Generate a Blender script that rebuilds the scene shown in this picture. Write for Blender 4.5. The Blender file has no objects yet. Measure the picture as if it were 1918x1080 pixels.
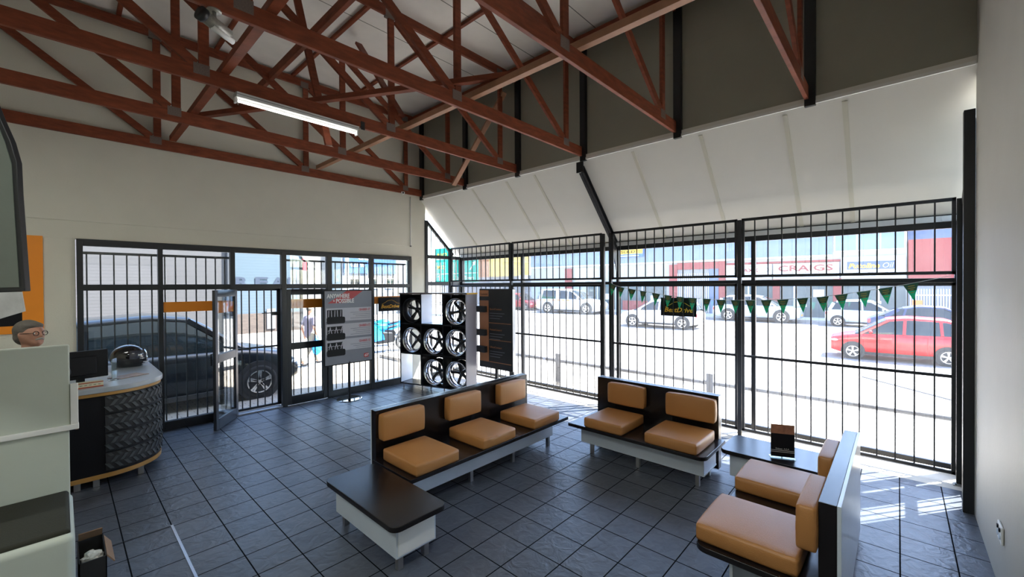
import bpy, bmesh, math, random
from mathutils import Vector, Matrix
random.seed(7)
S = bpy.context.scene
COL = S.collection
PI = math.pi

# ------------------------------------------------------------------ camera, world, sun, exposure
cam_d = bpy.data.cameras.new('camera')
cam = bpy.data.objects.new('camera', cam_d)
COL.objects.link(cam)
S.camera = cam
r_ = Vector((0.67865339, -0.73443462, -0.00594761))
u_ = Vector((0.01004931, 0.00118825, 0.9999488))
f_ = Vector((0.73438994, 0.67867841, -0.00818697))
cam.matrix_world = Matrix(((r_.x, u_.x, -f_.x, -6.33886), (r_.y, u_.y, -f_.y, -7.87763), (r_.z, u_.z, -f_.z, 2.1), (0, 0, 0, 1)))
cam_d.sensor_width = 36
cam_d.lens = 36 * 782.3222 / 1918
cam_d.clip_start = 0.05
cam_d.clip_end = 500

SUN_TRAVEL = Vector((-0.813 * 0.67, 0.582 * 0.67, -1)).normalized()
w = bpy.data.worlds.new('sky')
S.world = w
w.use_nodes = True
wn = w.node_tree
bg = wn.nodes['Background']
sky = wn.nodes.new('ShaderNodeTexSky')
sky.sky_type = 'NISHITA'
sky.sun_disc = False
sky.sun_elevation = math.radians(56)
sky.sun_rotation = math.atan2(0.813, -0.582)
sky.altitude = 10
sky.air_density = 1.0
sky.dust_density = 0.8
wn.links.new(sky.outputs[0], bg.inputs['Color'])
bg.inputs['Strength'].default_value = 0.30
sun_d = bpy.data.lights.new('sun', 'SUN')
sun_d.energy = 12
sun_d.color = (1.0, 0.95, 0.88)
sun_d.angle = math.radians(0.6)
sun = bpy.data.objects.new('sun', sun_d)
sun.rotation_euler = SUN_TRAVEL.to_track_quat('-Z', 'Y').to_euler()
sun.location = (20, -15, 30)
COL.objects.link(sun)
S.view_settings.view_transform = 'Standard'
S.view_settings.look = 'None'
S.view_settings.gamma = 1
S.view_settings.use_curve_mapping = False
S.view_settings.exposure = 2.55
FILL_POWER = 6.5   # power of each fill lamp added out of view
S.cycles.max_bounces = 10
S.cycles.diffuse_bounces = 7
S.cycles.glossy_bounces = 4
S.cycles.transparent_max_bounces = 24
S.cycles.sample_clamp_indirect = 6
S.cycles.use_denoising = True

# ------------------------------------------------------------------ materials
def mat(name, col, rough=0.6, metal=0.0, noise=0.0, nscale=8.0, bump=0.0, bscale=40.0, stretch=None, spec=0.5, coat=0.0):
    m = bpy.data.materials.new(name)
    m.use_nodes = True
    nt = m.node_tree
    b = nt.nodes['Principled BSDF']
    b.inputs['Base Color'].default_value = (*col, 1)
    b.inputs['Roughness'].default_value = rough
    b.inputs['Metallic'].default_value = metal
    b.inputs['Specular IOR Level'].default_value = spec
    b.inputs['Coat Weight'].default_value = coat
    tc = nt.nodes.new('ShaderNodeTexCoord')
    mp = nt.nodes.new('ShaderNodeMapping')
    nt.links.new(tc.outputs['Object'], mp.inputs['Vector'])
    if stretch: mp.inputs['Scale'].default_value = stretch
    n = nt.nodes.new('ShaderNodeTexNoise')
    n.inputs['Scale'].default_value = nscale
    n.inputs['Detail'].default_value = 5
    nt.links.new(mp.outputs[0], n.inputs['Vector'])
    if noise:
        mx = nt.nodes.new('ShaderNodeMix'); mx.data_type = 'RGBA'
        mx.inputs[6].default_value = (*[c * (1 - noise) for c in col], 1)
        mx.inputs[7].default_value = (*[min(1, c * (1 + noise)) for c in col], 1)
        nt.links.new(n.outputs['Fac'], mx.inputs[0])
        nt.links.new(mx.outputs[2], b.inputs['Base Color'])
    if bump:
        n2 = nt.nodes.new('ShaderNodeTexNoise')
        n2.inputs['Scale'].default_value = bscale
        n2.inputs['Detail'].default_value = 4
        nt.links.new(mp.outputs[0], n2.inputs['Vector'])
        bp = nt.nodes.new('ShaderNodeBump')
        bp.inputs['Strength'].default_value = bump
        bp.inputs['Distance'].default_value = 0.01
        nt.links.new(n2.outputs['Fac'], bp.inputs['Height'])
        nt.links.new(bp.outputs[0], b.inputs['Normal'])
    return m

def stripes(name, c1, c2, axis, period, duty=0.1, rough=0.6, off=0.0, bump=0.5):
    """c1 with thin lines of c2 every period along an object axis (boards, cladding)."""
    m = mat(name, c1, rough)
    nt = m.node_tree; b = nt.nodes['Principled BSDF']
    tc = nt.nodes.new('ShaderNodeTexCoord'); sp = nt.nodes.new('ShaderNodeSeparateXYZ')
    nt.links.new(tc.outputs['Object'], sp.inputs[0])
    a = nt.nodes.new('ShaderNodeMath'); a.operation = 'ADD'; a.inputs[1].default_value = off + 1000 * period
    nt.links.new(sp.outputs[axis], a.inputs[0])
    mo = nt.nodes.new('ShaderNodeMath'); mo.operation = 'MODULO'; mo.inputs[1].default_value = period
    nt.links.new(a.outputs[0], mo.inputs[0])
    lt = nt.nodes.new('ShaderNodeMath'); lt.operation = 'LESS_THAN'; lt.inputs[1].default_value = period * duty
    nt.links.new(mo.outputs[0], lt.inputs[0])
    n = nt.nodes.new('ShaderNodeTexNoise'); n.inputs['Scale'].default_value = 3
    nt.links.new(tc.outputs['Object'], n.inputs['Vector'])
    m0 = nt.nodes.new('ShaderNodeMix'); m0.data_type = 'RGBA'
    m0.inputs[6].default_value = (*[c * .88 for c in c1], 1); m0.inputs[7].default_value = (*[min(1, c * 1.1) for c in c1], 1)
    nt.links.new(n.outputs['Fac'], m0.inputs[0])
    mx = nt.nodes.new('ShaderNodeMix'); mx.data_type = 'RGBA'
    mx.inputs[7].default_value = (*c2, 1)
    nt.links.new(m0.outputs[2], mx.inputs[6])
    nt.links.new(lt.outputs[0], mx.inputs[0]); nt.links.new(mx.outputs[2], b.inputs['Base Color'])
    return m

def brick(name, c1, c2, mortar, bw, bh, mw, rough=0.6, bump=0.3, grain=0.0, vec='XY', off=(0, 0, 0), offset=0.0, spec=0.5):
    m = mat(name, c1, rough, spec=spec)
    nt = m.node_tree; b = nt.nodes['Principled BSDF']
    tc = nt.nodes.new('ShaderNodeTexCoord')
    mp = nt.nodes.new('ShaderNodeMapping')
    mp.inputs['Location'].default_value = off
    if vec == 'XZ': mp.inputs['Rotation'].default_value = (-PI / 2, 0, 0)
    if vec == 'YZ': mp.inputs['Rotation'].default_value = (-PI / 2, 0, -PI / 2)
    nt.links.new(tc.outputs['Object'], mp.inputs[0])
    bt = nt.nodes.new('ShaderNodeTexBrick')
    bt.offset = offset
    bt.inputs['Scale'].default_value = 1
    bt.inputs['Color1'].default_value = (*c1, 1); bt.inputs['Color2'].default_value = (*c2, 1); bt.inputs['Mortar'].default_value = (*mortar, 1)
    bt.inputs['Mortar Size'].default_value = mw; bt.inputs['Mortar Smooth'].default_value = 0.1
    bt.inputs['Brick Width'].default_value = bw; bt.inputs['Row Height'].default_value = bh
    nt.links.new(mp.outputs[0], bt.inputs['Vector'])
    n = nt.nodes.new('ShaderNodeTexNoise'); n.inputs['Scale'].default_value = 9; n.inputs['Detail'].default_value = 8; n.inputs['Distortion'].default_value = 1.2
    nt.links.new(tc.outputs['Object'], n.inputs['Vector'])
    mx = nt.nodes.new('ShaderNodeMix'); mx.data_type = 'RGBA'; mx.blend_type = 'MULTIPLY'; mx.inputs[0].default_value = grain
    cr = nt.nodes.new('ShaderNodeValToRGB'); cr.color_ramp.elements[0].color = (.55, .55, .55, 1); cr.color_ramp.elements[1].color = (1.25, 1.25, 1.25, 1)
    nt.links.new(n.outputs['Fac'], cr.inputs[0])
    nt.links.new(bt.outputs['Color'], mx.inputs[6]); nt.links.new(cr.outputs[0], mx.inputs[7]); nt.links.new(mx.outputs[2], b.inputs['Base Color'])
    ad = nt.nodes.new('ShaderNodeMath'); ad.operation = 'MULTIPLY_ADD'; ad.inputs[1].default_value = -1.2
    nt.links.new(bt.outputs['Fac'], ad.inputs[0]); nt.links.new(n.outputs['Fac'], ad.inputs[2])
    bp = nt.nodes.new('ShaderNodeBump'); bp.inputs['Strength'].default_value = bump; bp.inputs['Distance'].default_value = 0.008
    ro = nt.nodes.new('ShaderNodeMapRange'); ro.inputs['To Min'].default_value = rough; ro.inputs['To Max'].default_value = .95; nt.links.new(bt.outputs['Fac'], ro.inputs['Value']); nt.links.new(ro.outputs[0], b.inputs['Roughness'])
    so = nt.nodes.new('ShaderNodeMapRange'); so.inputs['To Min'].default_value = spec; so.inputs['To Max'].default_value = .05; nt.links.new(bt.outputs['Fac'], so.inputs['Value']); nt.links.new(so.outputs[0], b.inputs['Specular IOR Level'])
    nt.links.new(ad.outputs[0], bp.inputs['Height']); nt.links.new(bp.outputs[0], b.inputs['Normal'])
    return m

def glassmat(name, tint=(1, 1, 1), dust=0.03, gloss=0.08):
    m = bpy.data.materials.new(name); m.use_nodes = True
    nt = m.node_tree; nt.nodes.clear()
    o = nt.nodes.new('ShaderNodeOutputMaterial')
    t = nt.nodes.new('ShaderNodeBsdfTransparent'); t.inputs[0].default_value = (*tint, 1)
    g = nt.nodes.new('ShaderNodeBsdfGlossy'); g.inputs['Roughness'].default_value = 0.02
    d = nt.nodes.new('ShaderNodeBsdfTranslucent'); d.inputs[0].default_value = (.9, .9, .9, 1)
    d2 = nt.nodes.new('ShaderNodeBsdfDiffuse'); d2.inputs[0].default_value = (.8, .8, .8, 1)
    lw = nt.nodes.new('ShaderNodeLayerWeight'); lw.inputs[0].default_value = 0.35
    mu = nt.nodes.new('ShaderNodeMath'); mu.operation = 'MULTIPLY_ADD'; mu.inputs[1].default_value = 0.5; mu.inputs[2].default_value = gloss * .4
    nt.links.new(lw.outputs['Fresnel'], mu.inputs[0])
    m1 = nt.nodes.new('ShaderNodeMixShader'); nt.links.new(mu.outputs[0], m1.inputs[0]); nt.links.new(t.outputs[0], m1.inputs[1]); nt.links.new(g.outputs[0], m1.inputs[2])
    md = nt.nodes.new('ShaderNodeMixShader'); md.inputs[0].default_value = 0.35; nt.links.new(d.outputs[0], md.inputs[1]); nt.links.new(d2.outputs[0], md.inputs[2])
    tc = nt.nodes.new('ShaderNodeTexCoord'); n = nt.nodes.new('ShaderNodeTexNoise'); n.inputs['Scale'].default_value = 2.5; n.inputs['Detail'].default_value = 6
    nt.links.new(tc.outputs['Object'], n.inputs['Vector'])
    mm = nt.nodes.new('ShaderNodeMath'); mm.operation = 'MULTIPLY'; mm.inputs[1].default_value = dust * 2; nt.links.new(n.outputs['Fac'], mm.inputs[0])
    m2 = nt.nodes.new('ShaderNodeMixShader'); nt.links.new(mm.outputs[0], m2.inputs[0]); nt.links.new(m1.outputs[0], m2.inputs[1]); nt.links.new(md.outputs[0], m2.inputs[2])
    nt.links.new(m2.outputs[0], o.inputs[0])
    return m

def emat(name, col, s):
    m = mat(name, col, .5); b = m.node_tree.nodes['Principled BSDF']
    b.inputs['Emission Color'].default_value = (*col, 1); b.inputs['Emission Strength'].default_value = s
    return m

M = {}
M['tiles'] = brick('slate_floor_tiles', (.082, .094, .120), (.10, .112, .138), (.006, .007, .009), .313, .313, .0048, rough=.36, bump=.95, grain=.85, off=(.313 * 20 + .058, .313 * 40 + .067, 0), spec=.42)
M['sill'] = mat('pale_screed', (.58, .53, .45), .7, noise=.08, bump=.2)
M['wall'] = mat('painted_plaster', (.62, .60, .51), .75, noise=.05, nscale=3, bump=.12, bscale=60)
M['wall_r'] = mat('painted_plaster_pale', (.47, .455, .405), .6, noise=.05, nscale=3, bump=.1, bscale=30)
M['dark_wall'] = mat('dark_upper_board', (.33, .325, .265), .8, noise=.06, nscale=3, bump=.1)  # upper front wall, a darker tone than the other walls
M['soffit'] = mat('painted_soffit_board', (.72, .70, .645), .7, noise=.04, nscale=2, bump=.08, bscale=50)
M['ceiling'] = stripes('ceiling_boards', (.80, .76, .70), (.16, .15, .13), 1, 1.16, .012, .8)
M['wood'] = mat('varnished_roof_timber', (.20, .05, .022), .55, spec=.3, noise=.6, nscale=7, bump=.15, bscale=30, stretch=(1, 1, 4))
M['wood_pale'] = mat('unvarnished_timber', (.36, .18, .10), .6, noise=.25, nscale=9, bump=.1)
M['black'] = mat('black_steel_paint', (.010, .011, .013), .45, noise=.2, bump=.03)
M['frame'] = mat('dark_window_frame', (.011, .013, .016), .4, noise=.2)
M['alu'] = mat('grey_aluminium', (.32, .33, .35), .35, .6, noise=.08)
M['plate'] = mat('dull_nail_plate', (.17, .13, .11), .6, .2, noise=.4, nscale=90)
M['alu_dark'] = mat('dark_anodised_aluminium', (.055, .06, .07), .35, .5, noise=.1)
M['galv'] = mat('galvanised_plate', (.33, .32, .29), .5, .6, noise=.3, nscale=60)
M['glass'] = glassmat('window_glass', (.97, .99, .98), .003, .04)
M['glass_front'] = glassmat('dusty_front_glass', (.98, .99, 1), .011)
M['darkwood'] = mat('wenge_laminate', (.009, .007, .008), .24, noise=.3, nscale=6, bump=.02, stretch=(1, 8, 1))
M['lam_white'] = mat('pale_laminate', (.64, .72, .82), .24, noise=.04, spec=.9)
M['tan'] = mat('tan_vinyl_upholstery', (.44, .20, .062), .42, noise=.08, nscale=5, bump=.18, bscale=180)
M['steel'] = mat('brushed_steel', (.45, .45, .46), .3, .9, noise=.1)
M['fitting'] = stripes('ribbed_fitting', (.42, .42, .40), (.10, .10, .10), 1, .022, .15)
M['white'] = mat('white_paint', (.78, .78, .76), .5, noise=.04)
M['partition'] = mat('grey_partition_laminate', (.50, .54, .475), .6, noise=.05, nscale=4, bump=.05)
M['olive'] = mat('olive_grey_upholstery', (.02, .02, .011), .85, noise=.1, bump=.2, bscale=120)
M['orange'] = mat('orange_vinyl', (.85, .27, .01), .5, noise=.04)
M['orange_dull'] = mat('orange_brown_print', (.50, .20, .08), .5, noise=.05)
M['blackp'] = mat('black_print', (.007, .007, .009), .5, noise=.1, spec=.22)
M['ochre'] = mat('ochre_edge_band', (.42, .22, .055), .5, noise=.1)
M['gloss_black'] = mat('gloss_black_plastic', (.008, .008, .01), .08, noise=.1, coat=1)
M['rubber'] = mat('tyre_rubber', (.022, .022, .024), .75, noise=.2, bump=.2)
M['tread'] = mat('printed_tyre_grey', (.055, .06, .062), .6, noise=.2)
M['rim_black'] = mat('satin_black_alloy', (.015, .015, .017), .3, .3, noise=.1)
M['rim_silver'] = mat('silver_alloy', (.62, .63, .65), .25, .9, noise=.05)
M['rim_polished'] = mat('polished_alloy_lip', (.75, .76, .8), .12, 1.0, noise=.03)
M['grey_print'] = mat('grey_print', (.20, .21, .25), .45, noise=.05)
M['silver_print'] = mat('silver_print', (.46, .46, .51), .45, noise=.05)
M['red_print'] = mat('red_print', (.42, .03, .035), .45, noise=.08)
M['white_print'] = mat('white_print', (.72, .72, .72), .5, noise=.03)
M['yellow_print'] = mat('yellow_print', (.85, .45, .03), .5, noise=.03)
M['gold_print'] = mat('gold_print', (.30, .24, .03), .5)
M['green'] = mat('green_pennant', (.0, .46, .20), .6, noise=.15)
M['green_dark'] = mat('dark_green_pennant', (.014, .085, .045), .6, noise=.15)
M['string'] = mat('pale_string', (.55, .55, .52), .8, noise=.1)
M['tube'] = emat('fluorescent_tube', (1, 1, .93), 1.6)
M['pipe'] = mat('galvanised_pipe', (.075, .075, .08), .6, .2, noise=.1)
M['concrete'] = brick('pavement_slabs', (.42, .40, .37), (.46, .44, .40), (.28, .26, .24), .4, .4, .006, rough=.85, bump=.2, grain=.3)
M['asphalt'] = mat('sun_bleached_asphalt', (.19, .185, .18), .9, noise=.15, nscale=2, bump=.3, bscale=80)
M['paver'] = brick('brick_paving', (.23, .20, .165), (.26, .23, .19), (.14, .12, .10), .22, .11, .006, rough=.9, bump=.3, grain=.3, offset=.5)
M['skin'] = mat('skin', (.42, .21, .14), .5, noise=.08, nscale=20, bump=.05)
M['hair'] = mat('grey_brown_hair', (.10, .085, .07), .7, noise=.3, nscale=40, bump=.4, bscale=120)
M['shirt_dark'] = mat('dark_shirt', (.02, .022, .03), .8, noise=.1)
M['shirt_grey'] = mat('mauve_grey_shirt', (.13, .11, .14), .8, noise=.1, bump=.2)
M['khaki'] = mat('khaki_trousers', (.20, .18, .14), .8, noise=.1)
M['blue_bag'] = mat('blue_plastic', (.01, .22, .75), .4, noise=.15)
M['paper'] = mat('white_paper', (.66, .66, .62), .6, noise=.06)
M['card'] = mat('brown_cardboard', (.28, .17, .10), .8, noise=.12)
M['acrylic'] = glassmat('acrylic', (.93, .97, .95), .05, .4)
M['carglass'] = mat('tinted_car_glass', (.010, .016, .018), .06, noise=.1, coat=.3)
M['lens'] = mat('headlamp_lens', (.7, .72, .75), .1, noise=.05, coat=1)
M['taillens'] = mat('red_lamp_lens', (.6, .01, .01), .15, noise=.05, coat=1)
M['screen'] = mat('dark_display_glass', (.13, .15, .13), .18, noise=.1)
def paint(name, c): return mat(name, c, .28, .05, noise=.03, coat=.5, spec=.3)

# ------------------------------------------------------------------ mesh helpers
class MB:
    def __init__(s): s.v = []; s.f = []; s.M = None
    def add(s, vs, fs):
        b = len(s.v)
        for p in vs:
            p = Vector(p)
            s.v.append(s.M @ p if s.M else p)
        s.f += [tuple(b + i for i in f) for f in fs]
        return s
    def box(s, x0, x1, y0, y1, z0, z1):
        x0, x1 = sorted((x0, x1)); y0, y1 = sorted((y0, y1)); z0, z1 = sorted((z0, z1))
        return s.add([(x0, y0, z0), (x1, y0, z0), (x1, y1, z0), (x0, y1, z0), (x0, y0, z1), (x1, y0, z1), (x1, y1, z1), (x0, y1, z1)],
                     [(0, 3, 2, 1), (4, 5, 6, 7), (0, 1, 5, 4), (1, 2, 6, 5), (2, 3, 7, 6), (3, 0, 4, 7)])
    def bar(s, p, q, w, h, up=(0, 0, 1)):
        """rectangular bar p->q; h along 'up', w sideways"""
        p, q = Vector(p), Vector(q); d = (q - p).normalized(); up = Vector(up)
        a = d.cross(up)
        if a.length < 1e-4: a = d.cross(Vector((1, 0, 0)))
        a.normalize(); b = a.cross(d).normalized()
        vs = []
        for c in (p, q):
            for i, j in ((-1, -1), (1, -1), (1, 1), (-1, 1)): vs.append(c + a * (w / 2 * i) + b * (h / 2 * j))
        return s.add(vs, [(0, 1, 2, 3)[::-1], (4, 5, 6, 7), (0, 1, 5, 4), (1, 2, 6, 5), (2, 3, 7, 6), (3, 0, 4, 7)])
    def tube(s, pts, r, n=8, caps=True):
        pts = [Vector(p) for p in pts]; rs = r if isinstance(r, (list, tuple)) else [r] * len(pts)
        ring = []; prev = None
        for i, p in enumerate(pts):
            d = (pts[min(i + 1, len(pts) - 1)] - pts[max(i - 1, 0)]).normalized()
            a = (prev - d * prev.dot(d)) if prev else d.orthogonal()
            if a.length < 1e-5: a = d.orthogonal()
            a.normalize(); prev = a; b = d.cross(a)
            ring.append([p + (a * math.cos(t * 2 * PI / n) + b * math.sin(t * 2 * PI / n)) * rs[i] for t in range(n)])
        vs = [v for r0 in ring for v in r0]; fs = []
        for i in range(len(pts) - 1):
            for t in range(n): fs.append((i * n + t, i * n + (t + 1) % n, (i + 1) * n + (t + 1) % n, (i + 1) * n + t))
        if caps: fs += [tuple(range(n))[::-1], tuple((len(pts) - 1) * n + t for t in range(n))]
        return s.add(vs, fs)
    def lathe(s, prof, n=32, axis='z', c=(0, 0, 0), a0=0, a1=2 * PI, close=False):
        c = Vector(c); full = abs(a1 - a0 - 2 * PI) < 1e-6; m = n if full else n + 1; vs = []
        for k in range(m):
            t = a0 + (a1 - a0) * k / n
            for r, h in prof:
                x, y = r * math.cos(t), r * math.sin(t)
                vs.append(c + Vector({'z': (x, y, h), 'x': (h, x, y), 'y': (y, h, x)}[axis]))
        L = len(prof); fs = []
        for k in range(n):
            k2 = (k + 1) % m
            for i in range(L - 1 + (1 if close else 0)):
                j = (i + 1) % L
                fs.append((k * L + i, k2 * L + i, k2 * L + j, k * L + j))
        return s.add(vs, fs)
    def prism(s, poly, h0, h1, axis='z'):
        """polygon in the plane across axis, extruded h0..h1"""
        n = len(poly)
        def P(a, b, h): return {'z': (a, b, h), 'y': (a, h, b), 'x': (h, a, b)}[axis]
        vs = [P(a, b, h0) for a, b in poly] + [P(a, b, h1) for a, b in poly]
        return s.add(vs, [tuple(range(n))[::-1], tuple(range(n, 2 * n))] + [(i, (i + 1) % n, n + (i + 1) % n, n + i) for i in range(n)])
    def ball(s, c, r, n=12, m=8, sc=(1, 1, 1)):
        c = Vector(c); prof = []
        vs = []; fs = []
        for i in range(m + 1):
            ph = PI * i / m
            for k in range(n):
                t = 2 * PI * k / n
                vs.append(c + Vector((r * sc[0] * math.sin(ph) * math.cos(t), r * sc[1] * math.sin(ph) * math.sin(t), r * sc[2] * math.cos(ph))))
        for i in range(m):
            for k in range(n): fs.append((i * n + k, (i + 1) * n + k, (i + 1) * n + (k + 1) % n, i * n + (k + 1) % n))
        return s.add(vs, fs)
    def grid(s, rows, closed=False):
        n = len(rows[0]); vs = [p for r0 in rows for p in r0]; fs = []
        for i in range(len(rows) - 1):
            for k in range(n if closed else n - 1): fs.append((i * n + k, i * n + (k + 1) % n, (i + 1) * n + (k + 1) % n, (i + 1) * n + k))
        return s.add(vs, fs)
    def build(s, name, m, parent=None, bevel=0.0, seg=2, smooth=False, world=False, fixn=True):
        me = bpy.data.meshes.new(name)
        off = Vector((0, 0, 0))
        if world and parent is not None:
            q = parent
            while q is not None: off += q.location; q = q.parent
        me.from_pydata([v - off for v in s.v], [], s.f)
        if fixn:
            bm = bmesh.new(); bm.from_mesh(me)
            bmesh.ops.remove_doubles(bm, verts=bm.verts, dist=1e-5)
            bmesh.ops.recalc_face_normals(bm, faces=bm.faces)
            bm.to_mesh(me); bm.free()
        o = bpy.data.objects.new(name, me); COL.objects.link(o)
        me.materials.append(M[m] if isinstance(m, str) else m)
        if parent is not None: o.parent = parent
        if bevel:
            b = o.modifiers.new('bevel', 'BEVEL'); b.width = bevel; b.segments = seg; b.limit_method = 'ANGLE'
        if smooth or bevel:
            for p in me.polygons: p.use_smooth = True
            if bevel:
                wn_ = o.modifiers.new('wn', 'WEIGHTED_NORMAL')
        return o

def tag(o, label=None, cat=None, group=None, kind=None):
    if label: o['label'] = label
    if cat: o['category'] = cat
    if group: o['group'] = group
    if kind: o['kind'] = kind
    return o
def thing(name, label, cat, loc=(0, 0, 0), rot=None, group=None, kind=None, scale=None):
    o = bpy.data.objects.new(name, None); COL.objects.link(o); o.location = loc
    o.empty_display_size = .1
    if isinstance(rot, (int, float)): o.rotation_euler = (0, 0, rot)
    elif rot is not None: o.rotation_euler = rot
    if scale: o.scale = (scale,) * 3
    return tag(o, label, cat, group, kind)
def struct(o, label=None): return tag(o, label, None, None, 'structure')
def copy_tree(o, parent=None):
    c = o.copy(); COL.objects.link(c)
    if parent is not None: c.parent = parent
    for ch in list(o.children): copy_tree(ch, c)
    return c
def text(name, st, size, m, parent, origin, right, up, shear=0.0, bold=0.0, ext=0.001, align='LEFT', width=None, world=True):
    """lettering whose baseline runs along 'right' from origin (parent space or world)"""
    cu = bpy.data.curves.new(name, 'FONT'); cu.body = st; cu.size = size; cu.shear = shear; cu.offset = bold
    cu.extrude = ext; cu.align_x = align; cu.resolution_u = 2
    t = bpy.data.objects.new('tmp', cu); COL.objects.link(t)
    dg = bpy.context.evaluated_depsgraph_get()
    me = bpy.data.meshes.new_from_object(t.evaluated_get(dg))
    bpy.data.objects.remove(t); bpy.data.curves.remove(cu)
    k = 1.0
    if width:
        xs = [v.co.x for v in me.vertices]; wd = max(xs) - min(xs); k = width / max(wd, 1e-4)
    right, up = Vector(right).normalized(), Vector(up).normalized(); nrm = right.cross(up)
    off = Vector((0, 0, 0))
    if world and parent is not None:
        q = parent
        while q is not None: off += q.location; q = q.parent
    org = Vector(origin) - off
    for v in me.vertices: v.co = org + right * (v.co.x * k) + up * v.co.y + nrm * (v.co.z)
    o = bpy.data.objects.new(name, me); COL.objects.link(o); me.materials.append(M[m] if isinstance(m, str) else m)
    o.parent = parent
    return o
XR, YR, ZU = Vector((1, 0, 0)), Vector((0, -1, 0)), Vector((0, 0, 1))   # reading directions on wall A (+x) and on the front (-y)

# ================================================================== SETTING
ZC = 5.84   # ceiling underside
b = MB(); b.box(-9.6, -0.2, -8.39, 0.0, -.1, 0); struct(b.build('floor', 'tiles'))
b = MB(); b.box(-0.2, .40, -8.45, 0.0, -.1, 0.001); struct(b.build('trim_1', 'sill'))
b = MB(); b.box(-9.6, -0.74, -8.6, 0.15, ZC, ZC + .15); struct(b.build('ceiling', 'ceiling'))
# left wall (glazed wall) y = 0
b = MB()
b.box(-9.6, -6.2, 0, .2, 0, 2.74); b.box(-9.6, -0.70, 0, .2, 2.74, 4.02); b.box(-9.6, -.74, 0, .2, 4.02, ZC)
b.box(-1.09, -.70, 0, .2, 0, 2.74)
struct(b.build('wall_left', 'wall'))
b = MB(); b.box(-9.6, -1.12, -.014, -.001, 2.97, ZC - .002); struct(b.build('trim_2', 'wall', bevel=.003))
b = MB(); b.box(-9.6, -6.2, -.008, -.001, 2.74, 2.95); struct(b.build('trim_3', 'wall'))
# right wall
b = MB(); b.box(-9.6, -.76, -8.55, -8.39, 0, ZC); struct(b.build('wall_right', 'wall_r'))
b = MB(); b.box(-9.75, -9.6, -8.55, .2, 0, ZC); struct(b.build('wall_back', 'wall'))
# dark upper wall over the sloping soffit
b = MB(); b.box(-.80, -.72, -8.39, -.002, 4.03, ZC)
b.box(-.803, -.80, -8.39, -.002, 5.155, 5.175)
struct(b.build('wall_front', 'dark_wall'))
# soffit
th = math.atan2(1.20, 1.13)
b = MB()
b.prism([(-.84, 4.03), (.33, 2.84), (.42, 2.84), (.42, 2.93), (-.72, 4.10), (-.84, 4.10)], -8.55, .16, 'y')
sof = struct(b.build('ceiling_sloped', 'soffit'))
k = (4.03 - 2.84) / 1.17
for y in (-.784, -1.714, -2.629, -3.29, -5.108, -6.033, -6.943, -7.469):
    b = MB(); b.bar((-.80, y, 4.03 - .04 * k - .006), (.33, y, 2.84 - .006), .045, .012); b.build('cover_strip', 'wall', sof)
b = MB(); b.bar((-.845, -8.38, 4.035), (-.845, -.01, 4.035), .02, .03); b.build('edge_strip', 'white', sof)
b = MB(); b.bar((.318, -8.38, 2.845), (.318, -.01, 2.845), .02, .012); b.build('dark_edge_strip', 'black', sof)  # thin black strip along the lower soffit edge
b = MB(); b.box(.31, .40, -8.39, -.01, 2.775, 2.84); struct(b.build('trim_4', 'white'))
# aluminium floor strip
b = MB(); b.box(-5.70, -5.682, -6.6, -3.18, 0, .006); struct(b.build('trim_5', 'steel'))
b = MB(); b.box(-6.6, -5.705, -3.186, -3.18, 0, .002); struct(b.build('trim_6', 'black'))

# glazed wall, y = 0
mull = [(-6.19, -6.13), (-5.375, -5.32), (-4.485, -4.42), (-3.73, -3.65), (-2.94, -2.85), (-2.07, -1.99), (-1.15, -1.09)]
win = thing('window_1', None, None, (-6.2, 0, 0), kind='structure')
b = MB()
b.box(-6.19, -1.09, -.03, .05, 2.65, 2.74); b.box(-6.19, -1.09, -.03, .05, 2.06, 2.14)
for i, (a, c) in enumerate(mull): b.box(a, c, -.035, .055, 0, 2.70)
for i in (0, 1, 4, 5): b.box(mull[i][1], mull[i + 1][0], -.03, .05, 0, .13)
b.build('window_frame', 'frame', win, bevel=.004, world=True)
for i in range(6):
    x0, x1 = mull[i][1], mull[i + 1][0]
    b = MB(); b.box(x0, x1, .008, .014, 2.14, 2.65); b.build('pane', 'glass', win, world=True)
    if i in (0, 1, 4, 5):
        b = MB(); b.box(x0, x1, .008, .014, .13, 2.06); b.build('pane', 'glass', win, world=True)
for i in (1, 4, 5):
    x0, x1 = mull[i][1], mull[i + 1][0]
    b = MB(); b.box(x0, x1, .002, .0075, 1.73, 1.88); b.build('vinyl_band', 'orange', win, world=True)
# side lights at both ends
def side_light(name, y, ydir, flip):
    t = thing(name, None, None, (-.7, y, 0), kind='structure')
    zt = lambda x: 3.90 - (x + .70) * k
    b = MB(); yy0, yy1 = (y - .02, y + .05) if ydir > 0 else (y - .05, y + .02)
    b.box(-.72, -.64, yy0, yy1, 0, 3.58)
    b.box(.0, .07, yy0, yy1, 0, 2.94); b.box(.30, .36, yy0, yy1, 0, 2.80)
    for z in ((0, .1), (1.08, 1.14), (2.10, 2.19), (2.72, 2.80)): b.box(-.66, .34, yy0, yy1, *z)
    b.bar((-.68, y, 3.56), (.09, y, 2.83), .06, .06)
    b.build('window_frame', 'frame', t, bevel=.004, world=True)
    b = MB(); yc = y + .03 * ydir
    b.prism([(-.66, .08), (.33, .08), (.33, 2.80), (-.66, 3.80)], yc - .003, yc + .003, 'y'); b.build('pane', 'glass', t, world=True)
    b = MB()
    for i in range(7):
        x = -.55 + i * .125
        b.bar((x, y - .012 * ydir, .08), (x, y - .012 * ydir, min(3.50 - (x + .62) * .95, 3.45)), .013, .013)
    b.build('bars', 'black', t, world=True)
side_light('window_2', 0.0, 1, False)
side_light('window_4', -8.39, -1, True)
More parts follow.
